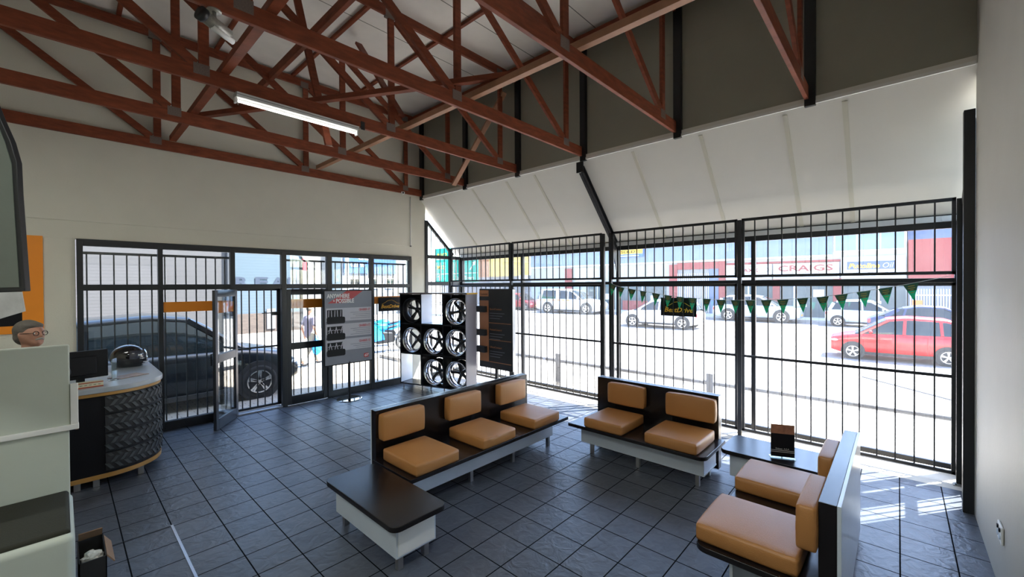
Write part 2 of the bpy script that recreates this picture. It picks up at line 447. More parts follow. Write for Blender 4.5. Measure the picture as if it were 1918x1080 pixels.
b = MB(); b.box(-.758, -.68, -8.389, -8.315, 0, 3.66); b.box(-.17, -.04, -8.44, -8.375, 0, 3.0); struct(b.build('trim_8', 'black', bevel=.003))

# front outer glazing, x = .35
t = thing('window_3', None, None, (.35, -4.2, 0), kind='structure')
b = MB()
b.box(.33, .39, -8.38, -.02, 2.70, 2.775); b.box(.33, .39, -8.38, -.02, .03, .09); b.box(.33, .39, -8.38, -.02, 2.10, 2.15)
for y in (-.05, -2.0, -4.25, -6.37, -8.36): b.box(.32, .40, y - .025, y + .025, 0, 2.75)
b.build('window_frame', 'frame', t, bevel=.004, world=True)
ys = (-.05, -2.0, -4.25, -6.37, -8.36)
for i in range(4):
    for z0, z1 in ((.09, 2.10), (2.15, 2.70)):
        b = MB(); b.box(.355, .361, ys[i + 1] + .025, ys[i] - .025, z0, z1); b.build('pane', 'glass_front', t, world=True)

# doors
def door_leaf(name, loc, rot, band=True, mname='frame', label=None):
    t = thing(name, label, None, loc, rot, kind='structure'); W_ = .70
    b = MB()
    b.box(0, .075, -.02, .02, .01, 2.05); b.box(W_ - .075, W_, -.02, .02, .01, 2.05)
    b.box(.075, W_ - .075, -.02, .02, 1.95, 2.05); b.box(.075, W_ - .075, -.02, .02, .98, 1.10); b.box(.075, W_ - .075, -.02, .02, .01, .16)
    b.build('door_frame', mname, t, bevel=.004)
    for z0, z1 in ((.16, .98), (1.10, 1.95)):
        b = MB(); b.box(.075, W_ - .075, -.003, .003, z0, z1); b.build('pane', 'glass', t)
    b = MB(); b.box(.076, W_ - .076, -.008, -.004, 1.71, 1.87); b.build('vinyl_band', 'orange', t)
    b = MB(); b.tube([(W_ - .04, -.02, .95), (W_ - .04, -.06, .95), (W_ - .04, -.06, 1.12), (W_ - .04, -.02, 1.12)], .01); b.build('door_handle', 'black', t)
    return t
door_leaf('door_1', (-4.415, -.04, 0), math.atan2(-.62, -.46), mname='alu_dark')
door_leaf('door_2', (-2.945, .01, 0), PI)

# ================================================================== ROOF TIMBER
TY = [-.075, -1.51, -2.92, -4.28, -5.73, -7.15]
PX = [-1.25, -3.32, -5.37, -7.43, -9.45]
tlab = ['timber roof truss flat against the wall above the glazed entrance',
        'second timber roof truss out from the glazed entrance wall',
        'timber roof truss that carries the lit fluorescent fitting',
        'timber roof truss with the round camera housing under it',
        'timber roof truss ending right of the sloping steel rafter, second nearest',
        'timber roof truss nearest the pale right wall']
def web(t, x0, z0, x1, z1, nm, wd=.085, m='wood'):
    b = MB(); b.bar((x0, 0, z0), (x1, 0, z1), .038, wd, up=(0, 1, 0)) if False else b.bar((x0, 0, z0), (x1, 0, z1), wd, .038, up=(0, 1, 0))
    return b.build(nm, m, t, bevel=.003)
def make_truss():
    t = thing('roof_truss', tlab[0], 'roof truss', (0, TY[0], 0), group='timber roof trusses')
    b = MB(); b.box(-9.55, -.86, -.02, .02, 4.08, 4.225); b.build('bottom_chord', 'wood', t, bevel=.004)
    b = MB(); b.box(-9.55, -.86, -.02, .02, 5.66, 5.79); b.build('top_chord', 'wood', t, bevel=.004)
    for x in PX: web(t, x, 4.225, x, 5.66, 'vertical_web', .085)
    for i in range(4): web(t, PX[i] - .07, 4.24, PX[i + 1] + .07, 5.65, 'diagonal_web', .09)
    for x in PX:
        for z in (4.2, 5.69):
            b = MB(); b.box(x - .085, x + .045, -.0225, .0225, z - .055, z + .05); b.build('nail_plate', 'plate', t)
    return t
tr = make_truss()
for i in range(1, 6):
    c = copy_tree(tr); c.location = (0, TY[i], 0); c['label'] = tlab[i]
def beam(name, p, q, w_, h, m, label, cat='roof timber', group=None, up=(0, 0, 1)):
    mid = (Vector(p) + Vector(q)) / 2
    b = MB(); b.bar(Vector(p) - mid, Vector(q) - mid, w_, h, up)
    o = b.build(name, m, None, bevel=.003); o.location = mid
    return tag(o, label, cat, group)
beam('timber_runner', (-3.12, -8.3, 4.262), (-3.12, -.1, 4.262), .075, .07, 'wood_pale', 'long pale timber runner lying across the truss bottom chords')
beam('timber_runner', (-5.2, -8.3, 4.262), (-5.2, -.1, 4.262), .08, .07, 'wood', 'brown timber runner over the bottom chords above the front desk side')
beam('timber_runner', (-4.34, -8.3, 4.99), (-4.34, -.1, 4.99), .05, .11, 'wood', 'dark timber runner fixed across the middle of the diagonal webs')
beam('timber_runner', (-1.04, -8.3, 5.71), (-1.04, -.1, 5.71), .07, .16, 'wood', 'red-brown beam along the top of the dark upper wall')
beam('timber_brace', (-5.12, -1.1, 4.335), (-3.0, -4.95, 4.335), .07, .06, 'wood', 'flat timber brace running diagonally across three truss bottom chords')
beam('timber_brace', (-1.2, -1.62, 4.02), (-1.2, -2.98, 5.36), .035, .10, 'wood_pale', 'pale slanting timber strut between the trusses above the wheel rack', up=(1, 0, 0))
beam('timber_brace', (-3.25, -3.05, 4.35), (-3.25, -1.9, 6.3 - .55), .035, .10, 'wood', 'orange-brown slanting strut in the middle of the roof near the ceiling', up=(1, 0, 0))
beam('timber_brace', (-4.03, -2.62, 3.87), (-4.35, -2.50, 5.62), .04, .085, 'wood', 'loose timber strut whose cut end hangs beside the fluorescent light', up=(1, 0, 0))
for i, x in enumerate((-2.4, -3.52, -4.64, -5.76, -6.88)):
    beam('ceiling_purlin', (x, -8.35, 5.815), (x, -.02, 5.815), .05, .05, 'wood',
         ['slim ceiling purlin nearest the dark upper wall', 'slim ceiling purlin second from the dark upper wall', 'slim ceiling purlin over the fluorescent light', 'slim ceiling purlin above the round camera housing', 'slim ceiling purlin furthest from the street windows'][i], 'roof timber', 'ceiling purlins')
# black posts on the dark upper wall
for i, y in enumerate(TY):
    b = MB(); b.box(-.03, .03, -.05, .05, 0, ZC - 4.0 - .01)
    o = b.build('steel_post', 'black', None, bevel=.003); o.location = (-.832, y - (.03 if i else -.01) - .0, 4.005)
    tag(o, ['black steel post in the corner above the glazed entrance wall', 'black steel post where the second truss meets the dark wall', 'black steel post at the end of the truss with the light', 'black steel post just above the sloping steel rafter', 'black steel post between the sloping rafter and the last truss', 'black steel post nearest the pale right wall'][i], 'post', 'steel posts on the dark upper wall')
# sloping steel rafter
t = thing('steel_rafter', 'black steel rafter sloping under the pale soffit to the grille post', 'rafter', (-.9, -4.25, 4.1))
b = MB(); o0 = Vector((-.80, -4.25, 3.90)); o1 = Vector((.26, -4.25, 2.80))
b.bar(o0, o1, .012, .10); b.bar(o0 + Vector((0, 0, .045)), o1 + Vector((0, 0, .045)), .09, .012); b.bar(o0 - Vector((0, 0, .055)), o1 - Vector((0, 0, .055)), .09, .012)
b.build('beam', 'black', t, world=True, bevel=.002)
b = MB(); b.box(-.855, -.835, -4.31, -4.19, 3.84, 4.0); b.build('end_plate', 'black', t, world=True)
b = MB(); b.prism([(.06, 2.94), (.30, 2.72), (.30, 2.30)], -4.256, -4.244, 'y'); b.build('gusset', 'black', t, world=True)

# ceiling things
t = thing('fluorescent_light', 'lit single-tube fluorescent fitting under a roof truss', 'light', (-4.46, -2.92, 4.078))
b = MB(); b.prism([(-.075, -.012), (-.05, -.055), (.05, -.055), (.075, -.012), (.035, 0), (-.035, 0)], -.65, .65, 'x'); b.build('housing', 'fitting', t, bevel=.003)
b = MB(); b.tube([(-.63, -.02, -.088), (.63, -.02, -.088)], .012, 12); b.build('fluorescent_tube', 'tube', t, smooth=True)
for s in (-1, 1):
    b = MB(); b.box(s * .64, s * .655, -.03, .03, -.105, -.05); b.build('lamp_holder', 'white', t)
b = MB(); b.bar((.72, -.024, .08), (.72, -.024, -.02), .05, .008, up=(0, 1, 0)); b.build('strap', 'black', t)
# unseen fittings with fill lamps, added to brighten the desk side and benches
for q, (x, y, lab) in enumerate(((-7.7, -5.73, 'added fluorescent fill fitting over the desk side behind the viewer'), (-7.7, -2.92, 'added fluorescent fill fitting over the reception desk'), (-5.3, -7.15, 'added fluorescent fill fitting on the truss nearest the pale right wall'))):
    c = copy_tree(t); c.location = (x, y, 4.078); c['label'] = lab; c['group'] = 'added fill fittings'
    ld = bpy.data.lights.new('fill_lamp', 'AREA'); ld.shape = 'RECTANGLE'; ld.size = 1.25; ld.size_y = .04; ld.energy = FILL_POWER; ld.color = (.95, 1, .93)
    lo = bpy.data.objects.new('fill_lamp', ld); COL.objects.link(lo); lo.location = (x, y, 4.078 - .106)
# round camera housing
t = thing('security_camera', 'silver and black round camera housing hung below a roof truss', 'camera', (-5.57, -4.28, 4.078))
b = MB(); b.lathe([(0, 0), (.045, 0), (.045, -.012), (0, -.012)], 24); b.build('mount_plate', 'galv', t, smooth=True)
b = MB(); b.tube([(0, 0, -.01), (.0, 0, -.05), (.01, -.01, -.075)], .014, 10); b.build('swivel', 'galv', t, smooth=True)
b = MB(); b.tube([(-.075, -.06, -.098), (.09, .02, -.13)], .043, 20); b.build('housing', 'galv', t, smooth=True)
b = MB(); b.tube([(-.10, -.072, -.093), (-.07, -.058, -.099)], .05, 20); b.build('lens_hood', 'black', t, smooth=True)
b = MB(); b.tube([(-.02, -.05, -.15), (.12, .02, -.168)], .02, 16); b.build('lamp_barrel', 'white', t, smooth=True)
t = thing('security_camera', 'small white dome camera at the corner end of a truss', 'camera', (-1.36, -.13, 4.10))
b = MB(); b.lathe([(0, .0), (.035, .0), (.04, -.02), (.03, -.05), (0, -.06)], 20, c=(0, 0, .0)); b.build('housing', 'white', t, smooth=True)
b = MB(); b.ball((-.012, -.03, -.028), .018); b.build('lens', 'black', t, smooth=True)
t = thing('conduit_pipe', 'thin white conduit running down the wall from the corner truss', 'pipe', (-1.105, -.02, 2.97))
b = MB(); b.tube([(0, 0, 0), (0, 0, 1.08)], .01, 10); b.build('pipe', 'white', t, smooth=True)
b = MB(); b.box(-.015, .015, -.012, .012, -.012, .006); b.build('end_clip', 'black', t)

# ================================================================== SECURITY GRILLES
def grille_bay(y0, y1, lab, i):
    """front grille between posts y0 > y1 in plane x = 0, lower and upper panels"""
    yc = (y0 + y1) / 2; h = (y0 - y1) / 2
    out = []
    for part, za, zb in (('lower', .09, 2.10), ('upper', 2.185, 2.985)):
        t = thing('security_grille', ('black ' + part + ' burglar-bar panel ' + lab), 'security grille', (0, yc, za), group='burglar-bar panels inside the street windows')
        H = zb - za
        b = MB()
        b.box(-.016, .016, -h, h, 0, .035); b.box(-.016, .016, -h, h, H - .035, H); b.box(-.016, .016, -h, -h + .03, 0, H); b.box(-.016, .016, h - .03, h, 0, H)
        b.build('panel_frame', 'black', t, bevel=.002)
        n = round(2 * h / .149); b = MB()
        for q in range(1, n):
            yy = -h + 2 * h * q / n
            b.box(-.007, .007, yy - .007, yy + .007, .03, H - .03)
        b.build('bars', 'black', t)
        if part == 'lower':
            b = MB(); b.box(-.022, -.008, -h, h, 1.117 - za - .017, 1.117 - za + .017); b.build('middle_rail', 'black', t, bevel=.002)
    return
bays = [(-.06, -1.97, 'in the corner behind the wheel rack'), (-2.03, -4.13, 'behind the three-seat bench, left of the sloping rafter'),
        (-4.33, -6.25, 'hung with the pennants, behind the two-seat bench'), (-6.31, -8.32, 'nearest the pale right wall')]
for i, (a, c, l) in enumerate(bays): grille_bay(a, c, l, i)
pl = ['in the corner beside the glazed wall', 'behind the orange display board', 'left of the pair under the sloping rafter', 'right of the pair under the sloping rafter', 'behind the low table with the leaflet stand', 'against the pale right wall']
for i, y in enumerate((-.025, -2.0, -4.16, -4.30, -6.28, -8.35)):
    t = thing('grille_post', 'black square grille post ' + pl[i], 'post', (0, y, 0), group='grille posts')
    b = MB(); b.box(-.024, .024, -.024, .024, .004, 2.97); b.build('post', 'black', t, bevel=.002)
    b = MB(); b.box(-.09, .02, -.05, .05, .001, .009); b.build('foot_plate', 'galv', t)
    for yy in (-.03, .03):
        b = MB(); b.lathe([(0, .02), (.008, .02), (.008, .008), (0, .008)], 6, c=(-.065, yy, 0)); b.build('bolt', 'black', t)
# outside bars over the glazed entrance wall
xs = [-6.17, -5.35, -4.45, -3.69, -2.90, -2.03, -1.12]
al = ['behind the helmet', 'beside the open door', None, 'outside the closed door', 'behind the tyre poster', 'beside the wheel rack']
for i in range(6):
    if i == 2: continue
    x0, x1 = xs[i], xs[i + 1]; cx = (x0 + x1) / 2; h = (x1 - x0) / 2 - .01
    t = thing('burglar_bars', 'black outside burglar bars ' + al[i], 'burglar bars', (cx, .15, 0), group='burglar bars outside the entrance glazing')
    b = MB(); b.box(-h, h, -.015, .015, 2.55, 2.585); b.box(-h, h, -.015, .015, .06, .09); b.box(-h, h, -.015, .015, 2.09, 2.12)
    b.build('rails', 'black', t)
    b = MB(); n = round(2 * h / .13)
    for q in range(n):
        xx = -h + 2 * h * (q + .5) / n; b.box(xx - .008, xx + .008, -.008, .008, .06, 2.57)
    b.build('bars', 'black', t)
t = thing('barred_gate', 'closed black barred gate in the open doorway', 'gate', (-4.41, .13, 0))
b = MB(); W_ = .71
b.box(0, W_, -.015, .015, .03, .07); b.box(0, W_, -.015, .015, 2.03, 2.07); b.box(0, .035, -.015, .015, .03, 2.07); b.box(W_ - .06, W_, -.015, .015, .03, 2.07); b.box(0, W_, -.015, .015, 1.05, 1.08)
b.build('gate_frame', 'black', t, bevel=.002)
b = MB()
for q in range(1, 6): b.box(W_ * q / 6.3 - .008, W_ * q / 6.3 + .008, -.008, .008, .05, 2.05)
b.build('bars', 'black', t)
b = MB(); b.box(W_ - .16, W_, -.03, -.016, 1.60, 1.66); b.box(W_ - .3, W_ - .03, -.028, -.018, 1.635, 1.65); b.build('sliding_bolt', 'black', t)
b = MB(); b.box(-4.42, -3.73, -.03, .12, 0, .025); o = struct(b.build('trim_7', 'alu', bevel=.004))

# ================================================================== BENCHES AND TABLES
def rounded(x0, x1, y0, y1, r, n=6, corners=(1, 1, 1, 1)):
    P_ = []
    for (cx, cy, a, on) in ((x1 - r, y0 + r, -PI / 2, corners[0]), (x1 - r, y1 - r, 0, corners[1]), (x0 + r, y1 - r, PI / 2, corners[2]), (x0 + r, y0 + r, PI, corners[3])):
        if on:
            for q in range(n + 1): P_.append((cx + r * math.cos(a + PI / 2 * q / n), cy + r * math.sin(a + PI / 2 * q / n)))
        else:
            P_.append((cx + r * (1 if a in (-PI / 2, 0) else -1), cy + r * (1 if a in (0, PI / 2) else -1)))
    return P_
def cushion(t, nm, cx, cy, cz, sx, sy, sz, m='tan', puff=.012):
    """boxed vinyl cushion with slightly domed faces, rounded edges and a welt seam"""
    nx, ny, nz = 10, 10, 4; bm = bmesh.new()
    bmesh.ops.create_cube(bm, size=1)
    bmesh.ops.subdivide_edges(bm, edges=bm.edges[:], cuts=7, use_grid_fill=True)
    for v in bm.verts:
        x, y, z = v.co * 2
        e = lambda a: (1 - a * a)
        rnd = 1 - .012 * (abs(x) ** 12 + abs(y) ** 12 + abs(z) ** 12 - 1) if max(abs(x), abs(y), abs(z)) > .99 else 1
        v.co = Vector((x * sx / 2 + (puff * x if abs(x) > .99 else 0) * e(y) * e(z), y * sy / 2 + (puff * y if abs(y) > .99 else 0) * e(x) * e(z), z * sz / 2 + (puff * z if abs(z) > .99 else 0) * e(x) * e(y)))
        cnt = sum(1 for q in (x, y, z) if abs(q) > .99)
        if cnt >= 2: v.co *= (1 - .006 * cnt)
        v.co += Vector((cx, cy, cz))
    me = bpy.data.meshes.new(nm); bm.to_mesh(me); bm.free()
    o = bpy.data.objects.new(nm, me); COL.objects.link(o); me.materials.append(M[m]); o.parent = t
    md = o.modifiers.new('bevel', 'BEVEL'); md.width = .014; md.segments = 3; md.limit_method = 'ANGLE'; md.angle_limit = math.radians(50)
    for p in me.polygons: p.use_smooth = True
    return o
def bench(label, loc, rot, L, cush, feet, zb=.86, ext=(0, 0), corners=(1, 0, 0, 0), panel=(0, 0)):
    """local: seat faces -y, x to the right seen from the front; origin centre of the back panel front face, on the floor"""
    t = thing('waiting_bench', label, 'bench', loc, rot)
    h = L / 2
    b = MB(); b.box(-h, h, 0, .085, .05, zb - .001); b.build('back_panel', 'darkwood', t, bevel=.003)
    b = MB(); b.box(-h, h, .0855, .105, .05, zb); b.build('rear_board', 'lam_white', t, bevel=.002)
    b = MB(); b.prism(rounded(-h - ext[0], h + ext[1], -.66, -.002, .08, corners=corners), .352, .392, 'z'); b.build('seat_board', 'darkwood', t, bevel=.005)
    b = MB(); b.box(-h - ext[0] + .06, h + ext[1] - .08, -.46, -.44, .12, .35); b.box(h + ext[1] - .10, h + ext[1] - .08, -.44, -.06, .12, .35); b.box(-h - ext[0] + .06, -h - ext[0] + .08, -.44, -.06, .12, .35)
    b.box(h + ext[1] - .082, h + ext[1] - .076, -.46, -.44, .12, .35); b.box(h + ext[1] - .082, h + ext[1] - .074, -.46, -.06, .12, .135)
    b.build('apron', 'lam_white', t, bevel=.002)
    for x in feet:
        for y in (-.435, -.10):
            b = MB(); b.box(x - .02, x + .02, y - .02, y + .02, 0.002, .12); b.build('leg', 'steel', t, bevel=.002)
    for x, wd in cush:
        cushion(t, 'seat_cushion', x, -.375, .45, wd, .575, .115)
        cushion(t, 'back_cushion', x, -.052, .70, wd * .98, .10, .255)
    return t
# three-seat bench: faces -y, panel front y = -4.08, x -4.23 .. -1.93
bench('long dark bench with three tan seat cushions in the middle of the room', (-3.08, -4.08, 0), 0, 2.30, [(-.88, .50), (-.06, .50), (.76, .50)], [-.98, -.29, .37, 1.05], ext=(0.04, .05), corners=(0, 0, 0, 0))
# two-seat bench: faces -x, panel front x = -1.42
bench('dark bench with two tan seat cushions backing onto the street windows', (-1.42, -5.66, 0), -PI / 2, 1.53, [(-.31, .50), (.48, .55)], [-.58, .03, .69], ext=(.02, .07))
# right bench: faces +y, panel front y = -7.545
bench('dark bench with two tan seat cushions nearest the pale right wall, back to it', (-2.63, -7.545, 0), PI, 1.58, [(.565, .56), (-.315, .50)], [.62, -.1, -.62], ext=(0.0, .10))
def low_table(label, x0, x1, y0, y1, zt=.40):
    t = thing('low_table', label, 'table', ((x0 + x1) / 2, (y0 + y1) / 2, 0)); hx, hy = (x1 - x0) / 2, (y1 - y0) / 2
    b = MB(); b.prism(rounded(-hx, hx, -hy, hy, .07), zt - .042, zt, 'z'); b.build('table_top', 'darkwood', t, bevel=.005)
    b = MB(); b.box(-hx + .07, hx - .06, -hy + .08, hy - .08, .12, zt - .043); b.build('box_frame', 'lam_white', t, bevel=.002)
    b = MB(); b.box(-hx + .085, hx - .075, -hy + .074, -hy + .081, .135, zt - .055); b.build('end_panel', 'white', t, bevel=.001)
    for x in (-hx + .13, hx - .12):
        for y in (-hy + .14, hy - .14):
            b = MB(); b.box(x - .022, x + .022, y - .022, y + .022, .002, .12); b.build('leg', 'steel', t, bevel=.002)
    return t
low_table('low dark table at the near end of the three-seat bench', -4.78, -4.30, -5.30, -4.17)
low_table('low dark corner table between the two-seat bench and the right bench', -1.72, -1.16, -7.42, -6.52, .395)
# leaflet stand on the corner table
t = thing('leaflet_stand', 'acrylic leaflet stand with a brown and black card on the corner table', 'stand', (-1.56, -7.05, .397), math.atan2(-.19, .083))
b = MB(); b.box(-.105, .105, -.002, .002, .004, .33); b.box(-.105, .105, -.04, .05, 0, .004); b.build('holder', 'acrylic', t)
b = MB(); b.box(-.10, .10, -.0045, -.0025, .01, .235); b.build('card', 'blackp', t)
b = MB(); b.box(-.10, .10, -.0045, -.0025, .235, .325); b.build('card_picture', mat('brown_photo_print', (.33, .15, .09), .5, noise=.7, nscale=25), t)
for z in (.055, .07):
    b = MB(); b.box(-.10, .10, -.0055, -.0045, z, z + .004); b.build('line', 'white_print', t)
text('lettering', 'Deluxe  A.S.A.', .02, 'white_print', t, (-.06, -.005, .082), XR, ZU, world=False, ext=.0003)

# ================================================================== WHEEL RACK
ang = math.atan2(-.963, .27)
RO = Vector((-1.62, -.38, 0))
rk = thing('wheel_rack', 'tall open display rack of alloy wheels with pale sides and a brown top', 'display rack', RO, ang)
W_, D_, H_ = 1.62, .36, 1.93
CW, CH = .54, .6
# local: x along the front (left to right), y = depth away from the viewer (+y is behind the front)
zs = [.13, .73, 1.33, 1.93]
b = MB(); b.box(0, W_, 0, D_, .105, .13); b.build('bottom_shelf', 'darkwood', rk, bevel=.002)
b = MB(); b.box(-.01, W_ + .01, -.01, D_, 1.93, 1.955); b.build('top_board', mat('walnut_laminate', (.10, .055, .04), .4, noise=.2), rk, bevel=.002)
b = MB(); b.box(W_ + .01, W_ + .03, -.005, D_, 1.93, 1.955); b.build('top_edge', 'yellow_print', rk)
b = MB(); b.box(W_ - .018, W_, 0, D_, .13, 1.93); b.build('side_panel', mat('mauve_grey_laminate', (.36, .34, .38), .4, noise=.04), rk, bevel=.002)
b = MB(); b.box(0, .018, 0, D_, .13, 1.93); b.build('side_panel', 'blackp', rk, bevel=.002)
for z in zs[1:3]:
    b = MB(); b.box(.018, W_ - .018, 0, D_, z - .012, z + .012); b.build('shelf', 'blackp', rk)
for x in (CW, 2 * CW):
    b = MB(); b.box(x - .01, x + .01, 0, D_, .13, 1.93); b.build('divider', 'blackp', rk)
b = MB(); b.box(CW + .011, CW + .016, .01, D_ - .01, 1.345, 1.925); b.box(2 * CW - .016, 2 * CW - .011, .01, D_ - .01, 1.345, 1.925); b.box(CW + .01, 2 * CW - .01, .01, D_ - .01, 1.342, 1.347); b.build('cell_lining', 'lam_white', rk)
b = MB(); b.box(.019, .024, .01, D_ - .01, .135, .715); b.build('cell_lining', 'lam_white', rk)
for x in (.06, CW, 2 * CW, W_ - .06):
    for y in (.04, D_ - .04):
        b = MB(); b.tube([(x, y, .0), (x, y, .012)], .028, 12); b.tube([(x, y, .012), (x, y, .105)], .014, 10); b.build('leg', 'steel', rk)
def make_wheel(loc, spokes=5, style=0, rimm='rim_black', lip=False, rotz=0, label='', twist=0.0, R=.27):
    t = thing('alloy_wheel', label, 'wheel', loc, rotz, group='loose alloy wheels on the display rack')
    b = MB()  # deep barrel, axis y, face at y = 0 towards -y
    prof = [(R, .0), (R, .012), (R - .02, .02), (R - .03, .06), (R - .05, .10), (R - .03, .17), (R - .01, .19), (R, .195), (R, .2), (R - .008, .2), (R - .02, .19), (R - .05, .16), (R - .06, .10), (R - .04, .05), (R - .028, .015), (R - .012, 0)]
    b.lathe(prof, 40, 'y', close=True); b.build('barrel', 'rim_polished' if lip else rimm, t, smooth=True)
    b = MB(); b.lathe([(0, .16), (.05, .16), (.06, .175), (.06, .2), (0, .2)], 24, 'y'); b.build('hub', rimm, t, smooth=True)
    b = MB(); b.lathe([(0, .152), (.022, .152), (.026, .159), (0, .159)], 16, 'y'); b.build('centre_cap', 'gloss_black', t, smooth=True)
    for q in range(spokes):
        a = 2 * PI * q / spokes + twist; b = MB()
        offs = (-.13, .13) if style == 1 else (0,)
        for of in offs:
            wd = .022 if style == 1 else .036
            d = Vector((math.cos(a), 0, math.sin(a))); e = Vector((math.cos(a + of + style * .0 + .12 * (style == 2)), 0, math.sin(a + of + .12 * (style == 2)))); n_ = Vector((-d.z, 0, d.x))
            p0 = d * .035; p1 = e * (R - .02)
            rows = []
            for s_ in (0, .4, .75, 1):
                p = p0.lerp(p1, s_); ww = wd * (1 - .25 * math.sin(PI * s_)); yy = .165 - .02 * s_
                rows.append([p + n_ * (-ww) + Vector((0, yy + .03, 0)), p + n_ * (-ww * .6) + Vector((0, yy, 0)), p + n_ * (ww * .6) + Vector((0, yy, 0)), p + n_ * ww + Vector((0, yy + .03, 0))])
            b.grid(rows, closed=True)
        b.build('spoke', rimm, t, smooth=False)
    return t
ca, sa = math.cos(ang), math.sin(ang)
def rackpt(x, y, z): return (RO.x + ca * x - sa * y, RO.y + sa * x + ca * y, z)
wl = [(0, 2, 'black wheel with paired spokes, top left of the display rack', 5, 1, 'rim_black', False, .3),
      (2, 2, 'black wheel with six oval gaps, top right of the display rack', 6, 0, 'rim_black', True, .2),
      (0, 1, 'three-blade wheel in the middle row, left cell of the rack', 4, 0, 'rim_black', True, .9),
      (1, 1, 'five-spoke wheel in the centre cell of the display rack', 5, 0, 'rim_black', True, .35),
      (2, 1, 'five-spoke wheel in the middle row, right cell of the rack', 5, 0, 'rim_black', True, .3),
      (1, 0, 'curved-spoke wheel in the bottom row, middle cell of the rack', 5, 2, 'rim_black', True, .1),
      (2, 0, 'bright-lipped five-spoke wheel, bottom right of the display rack', 5, 0, 'rim_black', True, .6)]
for cx, rw, *_ in wl:   # black square face panel with a round opening in every cell that holds a wheel
    x0_, x1_ = CW * cx + .012, CW * (cx + 1) - .012; z0_, z1_ = zs[rw] + .012, zs[rw] + CH - .012
    xc, zc_ = CW * (cx + .5), zs[rw] + .2695; ring = []; outer = []
    for q in range(48):
        a = 2 * PI * q / 48; ca_, sa_ = math.cos(a), math.sin(a); ring.append((xc + .248 * ca_, zc_ + .248 * sa_))
        tx_ = (x1_ - xc) / ca_ if ca_ > 1e-6 else ((x0_ - xc) / ca_ if ca_ < -1e-6 else 9); tz_ = (z1_ - zc_) / sa_ if sa_ > 1e-6 else ((z0_ - zc_) / sa_ if sa_ < -1e-6 else 9)
        t_ = min(tx_, tz_); outer.append((xc + t_ * ca_, zc_ + t_ * sa_))
    b = MB(); b.grid([[Vector((p[0], .27, p[1])) for p in ring], [Vector((p[0], .27, p[1])) for p in outer], [Vector((p[0], .278, p[1])) for p in outer], [Vector((p[0], .278, p[1])) for p in ring], [Vector((p[0], .27, p[1])) for p in ring]], closed=True)
    b.build('cell_panel', 'blackp', rk)
for cx, rw, lb, sp_, st_, rm, lp, tw in wl:
    zc = zs[rw] + (.012 if rw else .0) + .27
    w0 = make_wheel(rackpt(CW * (cx + .5), .05, zc), sp_, st_, rm, lp, ang, lb, tw, R=.257)
    w0.location.z = zs[rw] + (.012 if rw else 0.0) + .2575

# ================================================================== POSTER STAND
t = thing('poster_stand', 'grey and red tyre poster on a pole with a round mirror base', 'poster stand', (-2.70, -.38, 0))
b = MB(); b.lathe([(0, .0), (.22, .0), (.225, .006), (.22, .012), (0, .012)], 40); b.build('base', mat('mirror_base', (.55, .56, .58), .05, 1.0, noise=.05), t, smooth=False)
b = MB(); b.tube([(0, 0, .012), (0, 0, .70)], .022, 12); b.build('pole', 'black', t, smooth=True)
b = MB(); b.box(-.47, .47, -.015, .02, .66, 2.03); b.build('board', 'blackp', t, bevel=.003)
fy = -.0165
def flat(t, nm, poly, m, y=fy, th=.001): b = MB(); b.prism(poly, y - th, y, 'y'); return b.build(nm, m, t)
flat(t, 'poster_sheet', [(-.45, .68), (.45, .68), (.45, 2.01), (-.45, 2.01)], 'grey_print')
flat(t, 'red_wedge', [(-.40, 1.79), (-.05, 1.79), (.27, 2.01), (-.05, 2.01)], 'red_print', fy - .001)
for z0, z1 in ((1.46, 1.70), (1.17, 1.41), (.92, 1.13)):
    flat(t, 'text_panel', [(-.43, z0), (.44, z0), (.44, z1), (-.43, z1)], 'silver_print', fy - .001)
for q, (z0, ttl) in enumerate(((1.47, 'GRABBER GT'), (1.17, 'GRABBER AT3'), (.88, 'GRABBER X3'))):
    flat(t, 'tyre_picture', rounded(-.42, -.08, z0 - .05, z0 + .07, .03), 'blackp', fy - .002)
    flat(t, 'tread_picture', [(-.41, z0 + .06), (-.13, z0 + .06), (-.13, z0 + .20), (-.41, z0 + .20)], 'blackp', fy - .002)
    b = MB()
    for i in range(5):
        x = -.39 + i * .055; s_ = (1, -1, 1, -1, 1)[i] * (1 if q else .2)
        b.prism([(x, z0 + .075), (x + .012, z0 + .075), (x + .012 + .03 * s_, z0 + .19), (x + .03 * s_, z0 + .19)], fy - .004, fy - .003, 'y')
        if q: b.prism([(x - .01, z0 + .12), (x + .04, z0 + .135), (x + .04, z0 + .145), (x - .01, z0 + .13)], fy - .004, fy - .003, 'y')
    b.build('tread_grooves', 'silver_print', t)
    text('lettering', ttl, .062, 'red_print', t, (.42, fy - .003, z0 + .165), XR, ZU, align='RIGHT', world=False, bold=.001, width=.23)
    b = MB()
    for i in range(4): b.box(.02 + .05 * ((i * 7) % 3), .42, fy - .003, fy - .002, z0 + .135 - i * .035, z0 + .143 - i * .035)
    b.build('text_lines', 'grey_print', t)
text('lettering', 'ANYWHERE', .105, 'white_print', t, (-.41, fy - .003, 1.885), XR, ZU, world=False, bold=.003, width=.42)
text('lettering', 'POSSIBLE', .105, 'white_print', t, (-.25, fy - .003, 1.795), XR, ZU, world=False, bold=.003, width=.34)
text('lettering', 'IS', .045, 'white_print', t, (-.30, fy - .003, 1.82), XR, ZU, world=False, bold=.001)
flat(t, 'logo_badge', rounded(.28, .38, .74, .82, .02), 'red_print', fy - .001)
text('lettering', 'GT', .06, 'white_print', t, (.29, fy - .003, .76), XR, ZU, shear=.3, world=False, bold=.002)

